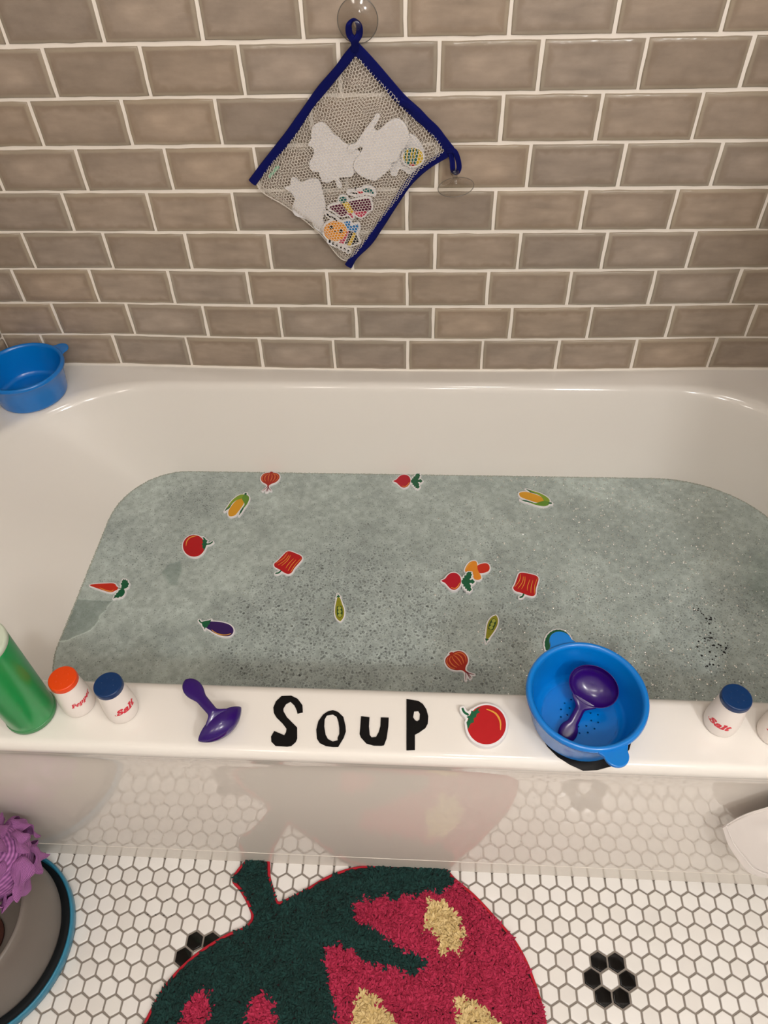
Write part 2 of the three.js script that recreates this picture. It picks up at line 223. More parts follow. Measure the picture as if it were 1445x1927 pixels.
// outlines on the upright plane of the hanging bag (x, then y)
const BAG = {
 net: [-762,11113,-338,10722,227,10159,687,9653,234,9248,-182,8698,-576,8210,-921,7745,-1164,7670,-1592,8213,-2115,8689,-2544,8995,-2590,9179,-1966,9856,-1473,10353,-1101,10732],
 tl: [-757,11159,-1001,10905,-1459,10445,-1907,9929,-2322,9507,-2662,9152],
 tr: [-756,11173,-470,10868,-108,10467,228,10189,488,9929,731,9643],
 rb: [732,9635,323,9388,54,9132,-208,8764,-472,8379,-675,8078,-954,7798,-1097,7574],
 fold: [-91,10418,102,10331,314,10107],
 whiteA: [-1522,10046,-1437,10118,-1343,10129,-1256,10058,-1186,9954,-1096,9894,-1023,9818,-901,9757,-778,9679,-720,9571,-775,9447,-862,9337,-932,9257,-1063,9250,-1147,9227,-1098,9112,-1143,9055,-1190,9097,-1214,9211,-1316,9163,-1430,9180,-1464,9261,-1489,9342,-1593,9359,-1629,9485,-1551,9610,-1532,9717,-1612,9794,-1557,9869],
 whiteB: [-475,10263,-422,10267,-400,10234,-433,10170,-506,10055,-461,10014,-398,10047,-304,10126,-195,10189,-118,10192,-27,10137,33,10035,51,9903,16,9799,-79,9679,-128,9557,-241,9496,-275,9403,-407,9293,-539,9222,-700,9263,-825,9344,-876,9439,-845,9548,-760,9655,-707,9761,-770,9762,-852,9709,-925,9684,-957,9741,-917,9801,-829,9822,-695,9984,-597,10100,-500,10214],
 whiteC: [-1973,9218,-1897,9218,-1814,9142,-1654,9201,-1503,9185,-1459,9002,-1425,8689,-1506,8496,-1671,8431,-1824,8497,-1991,8563,-2023,8692,-1957,8850,-2019,8975,-2118,9052,-2004,9097],
 whiteD: [-1625,8859,-1461,8952,-1422,8701,-1489,8475,-1336,8210,-1471,8143,-1558,8251,-1641,8318,-1680,8384,-1697,8460,-1789,8558,-1763,8734],
 whiteE: [74,9907,219,9795,308,9598,252,9339,72,9252,-107,9342,-169,9224,-258,9254,-286,9372,-441,9196,-595,9137,-436,9344,-223,9517,-72,9798],
 beeOut: [315,9574,307,9525,285,9480,249,9443,202,9416,149,9403,93,9403,40,9418,-6,9445,-42,9483,-65,9528,-72,9577,-64,9626,-41,9670,-4,9706,42,9732,94,9745,149,9744,201,9730,247,9704,283,9667,306,9622],
 bee: [286,9582,280,9541,261,9503,230,9472,190,9450,145,9439,98,9439,52,9451,13,9474,-18,9506,-37,9544,-44,9585,-37,9625,-17,9662,14,9693,53,9714,98,9725,145,9725,189,9713,229,9691,259,9660,279,9622],
 bstripes: [[-17,9691,14,9722,5,9476,-22,9507], [46,9721,93,9724,64,9436,16,9460], [117,9727,143,9723,117,9459,89,9459], [172,9712,211,9697,169,9451,121,9447]],
 bred: [53,9475,140,9475,148,9446,109,9436,61,9452],
 mint: [-2386,9233,-2321,9293,-2193,9410,-2165,9390,-2273,9272,-2367,9193],
 butterflyL: [-1356,8744,-1317,8776,-1142,8821,-1114,8826,-1025,8673,-1065,8618,-1131,8595,-1176,8609,-1261,8684],
 butterflyR: [-1009,8848,-887,8874,-706,8909,-626,8900,-604,8791,-607,8717,-681,8681,-915,8691,-949,8738],
 butterflyP: [-925,8682,-676,8681,-729,8616,-795,8570,-848,8593,-909,8640],
 butterflyQ: [-1054,8646,-990,8655,-947,8627,-937,8561,-960,8561,-984,8608],
 butterflyY: [-1123,8830,-1014,8852,-916,8682,-955,8641,-1000,8650],
 butterflyH: [-1020,8889,-1029,8865,-1050,8846,-1080,8836,-1112,8836,-1140,8847,-1158,8866,-1164,8889,-1155,8913,-1133,8932,-1104,8942,-1072,8942,-1044,8931,-1026,8912],
 antO: [-1064,8329,-1073,8285,-1093,8243,-1124,8206,-1164,8176,-1210,8155,-1259,8144,-1309,8144,-1357,8155,-1400,8176,-1435,8207,-1460,8244,-1474,8286,-1476,8330,-1466,8375,-1444,8416,-1413,8452,-1374,8481,-1328,8501,-1280,8512,-1231,8511,-1184,8501,-1142,8480,-1107,8451,-1082,8415,-1067,8373],
 antEyes: [[-1299,8397,-1306,8380,-1321,8367,-1341,8363,-1360,8367,-1373,8380,-1377,8397,-1370,8415,-1355,8427,-1335,8432,-1316,8427,-1303,8414], [-1131,8326,-1137,8309,-1152,8296,-1170,8292,-1189,8296,-1201,8309,-1205,8327,-1199,8344,-1184,8356,-1165,8361,-1147,8356,-1135,8344]],
 antMouth: [-1300,8337,-1295,8330,-1288,8321,-1276,8314,-1262,8315,-1247,8320,-1237,8324,-1238,8331,-1249,8329,-1263,8326,-1274,8326,-1281,8330,-1288,8337,-1294,8342],
 antFeel: [-1408,8650,-1400,8635,-1387,8614,-1367,8593,-1340,8578,-1311,8566,-1287,8554,-1267,8540,-1249,8523,-1235,8512,-1219,8528,-1230,8542,-1248,8562,-1270,8581,-1297,8595,-1325,8607,-1348,8618,-1365,8633,-1379,8651,-1390,8663],
 antB: [-1101,8491,-1026,8519,-990,8500,-995,8424,-968,8415,-930,8438,-855,8457,-845,8395,-892,8299,-1045,8358,-1069,8415],
 antP: [-1066,8334,-1020,8329,-1064,8212,-1138,8090,-1222,8105,-1169,8183],
 antK: [-1020,8329,-965,8314,-901,8299,-891,8231,-846,8114,-980,8065,-1120,8080,-1055,8212],
 antY: [-948,8295,-893,8275,-1019,8050,-1075,8060],
 antLegs: [[-1396,8167,-1403,8150,-1408,8126,-1409,8108,-1378,8103,-1372,8120,-1367,8144,-1366,8162], [-1339,8127,-1345,8111,-1350,8089,-1351,8072,-1320,8067,-1314,8083,-1309,8106,-1308,8123], [-1271,8088,-1277,8073,-1282,8052,-1283,8036,-1252,8031,-1246,8046,-1241,8067,-1241,8083], [-1204,8048,-1210,8034,-1214,8015,-1215,8000,-1184,7995,-1178,8008,-1174,8028,-1173,8043], [-1136,8008,-1142,7996,-1146,7978,-1147,7964,-1116,7958,-1110,7971,-1106,7989,-1105,8002], [-1073,7968,-1078,7957,-1082,7941,-1083,7928,-1052,7921,-1046,7933,-1042,7949,-1042,7962]],
 ladyT: [-746,9037,-700,9067,-621,9062,-569,9027,-562,8973,-615,8987,-721,9010],
 ladyR: [-841,9015,-800,9024,-743,9006,-758,8983,-829,8988],
 ladyK: [-980,8998,-899,9007,-843,8984,-848,8968,-901,8975,-936,8984],
 ladyF: [-849,9018,-854,9034,-861,9056,-864,9073,-859,9085,-848,9098,-840,9109,-848,9117,-859,9108,-873,9093,-882,9073,-878,9050,-868,9028,-860,9013],
};

// ---------------------------------------------------------------- sizes shared by many things (metres)
const YR = 0.5077;            // level of the tub's rim
const YW = 0.3077;            // level of the bath water
const ROW = 0.07636, PITCH = 0.1555, Y0 = 1.1209;   // wall tiles: row height, length with joint, joint line below the top visible row
const XL = -0.8625, XR = 0.865;                      // ends of the bathing alcove
const sag = (x, y) => 0.012 * smooth(0.95, 0.5, y) * (Math.min((x / 0.66) ** 2, 0.85) - 0.4);

// ---------------------------------------------------------------- room
const paint = std(0xc2bdb7, 0.85), ceilingPaint = std(0xd8d2ca, 0.85);
const groutWhite = std(0xf3eadf, 0.85), groutGrey = std(0x8a8178, 0.9);
const ZR = 2.25, RX0 = -1.45, RX1 = 1.55, YC = 2.45;  // the room beyond the alcove
const wallBack = structure('wall_back', box(XL - 0.12, XR + 0.12, 0, YC, -0.12, 0.0022), groutWhite);
const wallLeft = structure('wall_left', box(XL - 0.12, XL, 0, YC, 0.0008, 0.84), groutWhite);
const wallRight = structure('wall_right', box(XR, XR + 0.12, 0, YC, 0.0008, 0.84), groutWhite);
structure('wall_front', box(RX0 - 0.1, RX1 + 0.1, 0, YC, ZR, ZR + 0.1), paint);
structure('wall_far_left', box(RX0 - 0.1, RX0, 0, YC, 0.74, ZR), paint);
structure('wall_far_right', box(RX1, RX1 + 0.1, 0, YC, 0.74, ZR), paint);
structure('wall_left_return', box(RX0, XL - 0.12, 0, YC, 0.74, 0.84), paint);
structure('wall_right_return', box(XR + 0.12, RX1, 0, YC, 0.74, 0.84), paint);
structure('ceiling', box(RX0 - 0.1, RX1 + 0.1, YC, YC + 0.1, -0.12, ZR + 0.1), ceilingPaint);
const floor = structure('floor', box(RX0 - 0.1, RX1 + 0.1, -0.12, -0.0012, -0.12, ZR + 0.1), groutGrey);

// glazed wall tiles: hand-made, edges a little wavy, glaze darker near the edges and cloudy in the middle
const GLAZE = [0, 1, 2, 3, 4, 5].map((k) => dataTexture(320, 160, (x, y, c) => {
  const u = (x / 320) * PITCH, v = (y / 160) * ROW, e = Math.min(u, PITCH - u, v, ROW - v);
  const wob = (fbm(u * 60, v * 60, k * 9 + 3, 3) - 0.5) * 0.012, streak = fbm(u * 16 + k * 5, v * 70, k * 31, 4) - 0.5, cloud = fbm(u * 30, v * 38, k * 13 + 7, 4) - 0.5;
  const d = e + wob, band = smooth(0.019, 0.008, d) * 0.6 * smooth(0.003, 0.0075, e), rim = smooth(0.0075, 0.0035, e + wob * 0.2);
  const t = streak * 0.42 + cloud * 0.42;
  const base = [159, 143, 128], dark = [132, 115, 98], pale = [163, 151, 132];
  for (let i = 0; i < 3; i++) { let a = base[i] * (1 + t * 0.36); a = lerp(a, dark[i], band * (0.65 + streak)); a = lerp(a, pale[i], rim * 0.7); c[i] = a + (hash(x, y, k) - 0.5) * 3; }
}));
const WAVES = dataTexture(256, 128, (x, y, c) => { const h = fbm(x / 34, y / 26, 5, 3) * 0.75 + fbm(x / 60, y / 9, 91, 3) * 0.25; c[0] = c[1] = c[2] = h * 255; }, false);
const tileMats = []; { const r = rng(11); for (let i = 0; i < 18; i++) { const k = 0.9 + r() * 0.2, w = (r() - 0.5) * 0.05; tileMats.push(new THREE.MeshPhysicalMaterial({ map: GLAZE[i % 6], color: new THREE.Color(k * (1 + w), k, k * (1 - w * 1.5)), roughness: 0.22, bumpMap: WAVES, bumpScale: 0.0011, specularIntensity: 0.8 })); } }
function wallTile(seed, w, h) {
  const r = rng(seed), N = 6, M = 3, edge = [];
  const walk = (n) => Array.from({ length: n }, () => (r() - 0.5) * 0.0012);
  for (let i = 0; i < N; i++) edge.push([lerp(-w / 2, w / 2, i / N), -h / 2 + (r() - 0.5) * 0.0014, 0, 1]);
  for (let i = 0; i < M; i++) edge.push([w / 2 + (r() - 0.5) * 0.0014, lerp(-h / 2, h / 2, i / M), -1, 0]);
  for (let i = 0; i < N; i++) edge.push([lerp(w / 2, -w / 2, i / N), h / 2 + (r() - 0.5) * 0.0014, 0, -1]);
  for (let i = 0; i < M; i++) edge.push([-w / 2 + (r() - 0.5) * 0.0014, lerp(h / 2, -h / 2, i / M), 1, 0]);
  const K = edge.length, rings = [[0, 0], [0.0002, 0.0032], [0.0018, 0.0052], [0.009, 0.0062]], pos = [], uv = [], idx = [];
  for (const [inset, z] of rings) for (let k = 0; k < K; k++) { const [x, y] = edge[k], X = x - Math.sign(x) * Math.min(inset, Math.abs(x)) * (Math.abs(Math.abs(x) - w / 2) < 0.002 ? 1 : 0), Y = y - Math.sign(y) * Math.min(inset, Math.abs(y)) * (Math.abs(Math.abs(y) - h / 2) < 0.002 ? 1 : 0); pos.push(X, Y, z); uv.push(X / w + 0.5, Y / h + 0.5); }
  for (let q = 0; q < rings.length - 1; q++) for (let k = 0; k < K; k++) { const a = q * K + k, b = q * K + (k + 1) % K; idx.push(a, b, b + K, a, b + K, a + K); }
  pos.push(0, 0, 0.0064); uv.push(0.5, 0.5); const c = rings.length * K, o = (rings.length - 1) * K; for (let k = 0; k < K; k++) idx.push(o + k, o + (k + 1) % K, c);
  const g = new THREE.BufferGeometry(); g.setAttribute('position', new THREE.Float32BufferAttribute(pos, 3)); g.setAttribute('uv', new THREE.Float32BufferAttribute(uv, 2)); g.setIndex(idx); g.computeVertexNormals(); return g;
}
const JOINT = 0.0058, TILES = [1, 2, 3, 4, 5, 6, 7, 8].map((s) => wallTile(s * 7 + 1, PITCH - JOINT, ROW - JOINT));
{
  const r = rng(5), rest = [], cutTile = new Map();
  const cut = (w) => { const k = Math.round(w * 2000); if (!cutTile.has(k)) cutTile.set(k, wallTile(900 + k, w - JOINT, ROW - JOINT)); return cutTile.get(k); };
  for (let row = -15; row <= 8; row++) {
    const off = ((row % 2) + 2) % 2 ? PITCH / 3 : 0;
    for (let col = -7; col <= 6; col++) {
      let x0 = col * PITCH + off, x1 = x0 + PITCH; x0 = Math.max(x0, XL); x1 = Math.min(x1, XR); if (x1 - x0 < 0.02) continue;
      const x = (x0 + x1) / 2, yb = Y0 - row * ROW, yc = yb + ROW / 2, y = yc + sag(x, yc), tilt = (sag(x + 0.03, yc) - sag(x - 0.03, yc)) / 0.06;
      if (y + ROW / 2 > YC) continue;
      const whole = x1 - x0 > PITCH - 0.001, geo = whole ? TILES[Math.floor(r() * 8)] : cut(x1 - x0), mat = tileMats[Math.floor(r() * 18)];
      const dx = (r() - 0.5) * 0.0008, dy = (r() - 0.5) * 0.001, flip = r() < 0.5 ? 0 : Math.PI;
      const q = new THREE.Object3D(); q.position.set(x + dx, y + dy, 0.0004 + (r() - 0.5) * 0.0004); q.rotation.set((r() - 0.5) * 0.006, (r() - 0.5) * 0.006, Math.atan(tilt) + flip + (r() - 0.5) * 0.004); q.updateMatrix();
      if (row >= -2) { const t = mesh('tile', geo, mat, wallBack); t.position.copy(q.position); t.rotation.copy(q.rotation); }
      else rest.push(bare(geo.clone()).applyMatrix4(q.matrix));
    }
  }
  const m = mesh('tile_field', mergeGeometries(rest), tileMats[3], wallBack); m.userData.kind = 'stuff';
  // the two end walls of the alcove carry the same tile
  for (const [wall, x, turn] of [[wallLeft, XL, Math.PI / 2], [wallRight, XR, -Math.PI / 2]]) {
    const far = [];
    for (let row = -15; row <= 8; row++) for (let col = 0; col < 6; col++) {
      const off = ((row % 2) + 2) % 2 ? -0.05 : -0.1, z = off + (col + 0.5) * PITCH, y = Y0 - row * ROW + ROW / 2;
      const z0 = Math.max(z - PITCH / 2, 0.006), z1 = Math.min(z + PITCH / 2, 0.84); if (z1 - z0 < 0.02 || y + ROW / 2 > YC) continue;
      const q = new THREE.Object3D(); q.position.set(x - Math.sign(x) * 0.0004, y, (z0 + z1) / 2); q.rotation.y = turn; q.updateMatrix();
      const geo = z1 - z0 > PITCH - 0.001 ? TILES[(row + 40 + col) % 8] : cut(z1 - z0);
      if (row >= 4 && wall === wallLeft) { const t = mesh('tile', geo, tileMats[(row * 5 + col * 7 + 90) % 18], wall); t.position.copy(q.position); t.rotation.copy(q.rotation); }
      else far.push(bare(geo.clone()).applyMatrix4(q.matrix));
    }
    const fm = mesh('tile_field', mergeGeometries(far), tileMats[7], wall); fm.userData.kind = 'stuff';
  }
}

// hexagon floor tiles -----------------------------------------------------
const rugPts = pairs(RUG_EDGE, 1e-4, 1e-4);
for (const [x, z] of [[0.262, 1.17], [0.25, 1.25], [0.21, 1.35], [0.14, 1.44], [0.05, 1.49], [-0.03, 1.475], [-0.13, 1.42], [-0.26, 1.33], [-0.36, 1.24], [-0.41, 1.16]]) rugPts.push(new THREE.Vector2(x, z));
{
  const HP = 0.0294, HX = 0.35443, HZ = 0.99105, HR = HP * Math.sqrt(3) / 2, R = (HP - 0.0031) / Math.sqrt(3);
  const hex = (seed) => {
    const r = rng(seed), pos = [], idx = [], rings = [[1, -0.001], [1, 0.0002], [0.955, 0.0014], [0.87, 0.0018]];
    for (const [k, y] of rings) for (let i = 0; i < 6; i++) { const a = (i + 0.5) * Math.PI / 3; pos.push(Math.cos(a) * R * k, y + (r() - 0.5) * 0.0001, Math.sin(a) * R * k); }
    for (let q = 0; q < 3; q++) for (let i = 0; i < 6; i++) { const a = q * 6 + i, b = q * 6 + (i + 1) % 6; idx.push(a, b + 6, b, a, a + 6, b + 6); }
    for (let i = 1; i < 5; i++) idx.push(18, 18 + i + 1, 18 + i);
    const g = new THREE.BufferGeometry(); g.setAttribute('position', new THREE.Float32BufferAttribute(pos, 3)); g.setIndex(idx); g.computeVertexNormals(); g.setAttribute('uv', new THREE.BufferAttribute(new Float32Array(48), 2)); return g;
  };
  const shapes = [1, 2, 3, 4].map(hex), whites = [0xe7e4e0, 0xe4e1dc, 0xe9e6e2, 0xe1ddd8, 0xe6e2dd].map((c) => std(c, 0.14)), black = std(0x060505, 0.1, { specularIntensity: 0.7 });
  const flower = (c2, row) => { const key = (a, b) => a === c2 && b === row; for (const [fx, fz] of [[0, 0], [-48, 0], [48, 0], [-24, 12], [24, 12]]) for (const [a, b] of [[0, 0], [2, 0], [-1, 1], [3, 1], [0, 2], [2, 2]]) if (key(a + fx, b + fz)) return true; return false; };
  const near = [], far = { w: [], b: [] }, fr = new THREE.Frustum(); camera.updateMatrixWorld(); camera.updateProjectionMatrix();
  fr.setFromProjectionMatrix(new THREE.Matrix4().multiplyMatrices(camera.projectionMatrix, camera.matrixWorldInverse));
  const r = rng(77);
  for (let row = -6; row <= 49; row++) for (let c = -62; c <= 42; c++) {
    const odd = ((row % 2) + 2) % 2, c2 = 2 * c + odd, x = HX + c2 * HP / 2, z = HZ + row * HR;
    if (x < RX0 + 0.015 || x > RX1 - 0.015 || z > ZR - 0.015 || z < 0.853) continue;
    if (z < 0.87 && (x < XL - 0.1 || x > XR + 0.1)) continue;
    const q = { x, z, b: flower(c2, row), t: (r() - 0.5) * 0.012, s: (r() - 0.5) * 0.012, k: Math.floor(r() * 4), m: Math.floor(r() * 5) };
    const covered = inside(rugPts, x, z) && gap(rugPts, x, z) > R * 1.1, seen = fr.intersectsSphere(new THREE.Sphere(new THREE.Vector3(x, 0, z), R * 0.7));
    if (seen && !covered) near.push(q); else far[q.b ? 'b' : 'w'].push(q);
  }
  near.sort((a, b) => b.b - a.b || b.z - a.z);
  const place = (o, q) => { o.position.set(q.x, 0, q.z); o.rotation.set(q.t, 0, q.s); return o; };
  near.forEach((q, i) => { if (i < 300) place(mesh(q.b ? 'black_hexagon_tile' : 'hexagon_tile', shapes[q.k], q.b ? black : whites[q.m], floor), q); else far[q.b ? 'b' : 'w'].push(q); });
  for (const [k, mat, name] of [['w', whites[0], 'hexagon_tile_field'], ['b', black, 'black_hexagon_tile_field']]) {
    if (!far[k].length) continue;
    const o = new THREE.Object3D(), list = far[k].map((q) => { place(o, q).updateMatrix(); return bare(shapes[q.k].clone()).applyMatrix4(o.matrix); });
    mesh(name, mergeGeometries(list), mat, floor).userData.kind = 'stuff';
  }
  // traces of dirt in a few joints
  const dirt = std(0x3a342e, 0.95), list = [];
  for (const [c2, row] of [[-55, -2], [-53, -2], [-54, -1], [-52, -1]]) for (const e of [0, 1, 2, 5]) { const a = (e + 0) * Math.PI / 3, x = HX + c2 * HP / 2 + Math.cos(a) * HP / 2, z = HZ + row * HR + Math.sin(a) * HP / 2; list.push(new THREE.BoxGeometry(0.0012, 0.0008, 0.013).rotateY(-a).translate(x, -0.0004, z)); }
  mesh('joint_dirt', merge(list), dirt, floor).userData.kind = 'stuff';
}

// ---------------------------------------------------------------- bathtub
const enamel = new THREE.MeshPhysicalMaterial({ color: 0xe8e3dc, roughness: 0.11, specularIntensity: 1 });
function tubRing({ xl, xr, zb, zf, L = [0.01, 0.01], R = [0.01, 0.01], FL = L, FR = R }, y) {
  const pts = [], arc = (cx, cz, rx, rz, a0) => { for (let i = 0; i <= 14; i++) { const a = a0 + (i / 14) * Math.PI / 2; pts.push([cx + Math.cos(a) * rx, cz + Math.sin(a) * rz]); } };
  const line = (n) => { const a = pts[pts.length - 1]; return (b) => { for (let i = 1; i < n; i++) pts.push([lerp(a[0], b[0], i / n), lerp(a[1], b[1], i / n)]); }; };
  arc(xr - FR[0], zf - FR[1], FR[0], FR[1], 0); line(30)([xl + FL[0], zf]);
  arc(xl + FL[0], zf - FL[1], FL[0], FL[1], Math.PI / 2); line(10)([xl, zb + L[1]]);
  arc(xl + L[0], zb + L[1], L[0], L[1], Math.PI); line(30)([xr - R[0], zb]);
  arc(xr - R[0], zb + R[1], R[0], R[1], -Math.PI / 2); line(10)([xr, zf - FR[1]]);
  return pts.map(([x, z]) => [x, y + sag(x, 0.5) * smooth(0.03, 0.0, z) * smooth(0.1, 0.0, YR - y), z]);
}
const rimShape = (i) => ({ xl: -0.843 + i, xr: 0.843 - i, zb: 0.05 + i * 0.8, zf: 0.7715 - i * 0.8, L: [0.313, 0.285], R: [0.29, 0.285], FL: [0.24, 0.2], FR: [0.24, 0.2] });
const waterShape = { xl: -0.634, xr: 0.778, zb: 0.121, zf: 0.722, L: [0.142, 0.152], R: [0.24, 0.2], FL: [0.12, 0.14], FR: [0.22, 0.18] };
const mixShape = (a, b, t) => { const o = {}; for (const k of Object.keys(a)) o[k] = Array.isArray(a[k]) ? [lerp(a[k][0], b[k][0], t), lerp(a[k][1], b[k][1], t)] : lerp(a[k], b[k], t); return o; };
const tub = thing('bathtub', 'white enamelled bathtub built against the tiled wall, filled with foamy water', 'bathtub');
{
  const out = (zf) => ({ xl: XL + 0.0015, xr: XR - 0.0015, zb: 0.003, zf, L: [0.004, 0.004], R: [0.004, 0.004] });
  const rings = [tubRing(out(0.862), YR - 0.029), tubRing(out(0.8657), YR - 0.0235), tubRing(out(0.8667), YR - 0.018), tubRing(out(0.8668), YR - 0.012), tubRing(out(0.8645), YR - 0.005), tubRing(out(0.8595), YR - 0.0008), tubRing(out(0.853), YR)];
  const a = rings[rings.length - 1], b = tubRing(rimShape(-0.004), YR); for (let k = 1; k < 6; k++) rings.push(a.map((p, i) => p.map((v, j) => lerp(v, b[i][j], k / 6))));
  rings.push(b, tubRing(rimShape(0.002), YR - 0.0006), tubRing(rimShape(0.008), YR - 0.003), tubRing(rimShape(0.014), YR - 0.008), tubRing(rimShape(0.0185), YR - 0.016), tubRing(rimShape(0.022), YR - 0.026));
  const base = rimShape(0.022), y1 = YR - 0.026;
  for (const t of [0.14, 0.3, 0.48, 0.66, 0.83, 1]) { const e = Math.pow(t, 0.92); rings.push(tubRing(mixShape(base, waterShape, e), lerp(y1, YW, t))); }
  const low = { xl: -0.5, xr: 0.74, zb: 0.15, zf: 0.69, L: [0.14, 0.15], R: [0.2, 0.18], FL: [0.12, 0.14], FR: [0.2, 0.16] };
  for (const t of [0.4, 0.8, 1]) rings.push(tubRing(mixShape(waterShape, low, t), lerp(YW, YW - 0.2, t)));
  const K = rings[0].length, pos = [], idx = []; for (const q of rings) for (const p of q) pos.push(...p);
  for (let j = 0; j < rings.length - 1; j++) for (let i = 0; i < K; i++) { const a0 = j * K + i, b0 = j * K + (i + 1) % K; idx.push(a0, b0, b0 + K, a0, b0 + K, a0 + K); }
  pos.push(0.1, YW - 0.2, 0.42); const c = rings.length * K, o = (rings.length - 1) * K; for (let i = 0; i < K; i++) idx.push(o + i, o + (i + 1) % K, c);
  const g = new THREE.BufferGeometry(); g.setAttribute('position', new THREE.Float32BufferAttribute(pos, 3)); g.setIndex(idx); g.computeVertexNormals(); g.setAttribute('uv', new THREE.BufferAttribute(new Float32Array(pos.length / 3 * 2), 2));
  mesh('basin', g, enamel, tub);
  // front apron with a slightly rippled glossy face and a strip along the floor
  const prof = [[YR - 0.0225, 0.8656], [YR - 0.032, 0.8638], [YR - 0.044, 0.861], [YR - 0.06, 0.8592], [0.42, 0.8582], [0.3, 0.8572], [0.18, 0.8562], [0.075, 0.8553], [0.054, 0.8551]];
  const path = new THREE.CatmullRomCurve3(prof.map(([y, z]) => new THREE.Vector3(0, y, z)), false, 'centripetal');
  const ap = surface((u, v) => { const p = path.getPoint(v), x = lerp(XL + 0.0015, XR - 0.0015, u); return [x, p.y, p.z + (fbm(x * 6, p.y * 9, 41, 2) - 0.5) * 0.0005 * smooth(0.06, 0.45, p.y)]; }, 90, 40);
  ap.index.array.reverse(); ap.computeVertexNormals();
  const peel = dataTexture(256, 256, (x, y, c) => { c[0] = c[1] = c[2] = 255 * fbm(x / 8, y / 8, 3, 3); }, false); peel.repeat.set(8, 2.4);
  mesh('apron', ap, new THREE.MeshPhysicalMaterial({ color: 0xe6dfd6, roughness: 0.035, ior: 1.6, bumpMap: peel, bumpScale: 0.00003 }), tub);
  mesh('floor_strip', merge([new RoundedBoxGeometry(XR - XL - 0.003, 0.054, 0.03, 2, 0.0003).translate((XL + XR) / 2, 0.027, 0.8408)]), new THREE.MeshPhysicalMaterial({ color: 0xe2dbd1, roughness: 0.05, ior: 1.6 }), tub);
  mesh('wall_sealant', (() => { const g2 = surface((u, v) => { const x = lerp(XL + 0.002, XR - 0.002, u), a = v * Math.PI / 2; return [x, YR + sag(x, 0.5) - 0.001 + 0.0055 * (1 - Math.sin(a)), 0.0012 + 0.0075 * (1 - Math.cos(a))]; }, 60, 4); return g2; })(), std(0xe9e2d7, 0.45, { side: THREE.DoubleSide }), tub);
  mesh('floor_sealant', box(XL + 0.002, XR - 0.002, -0.0008, 0.0012, 0.8552, 0.8572), std(0x6b645d, 0.9), tub);
}

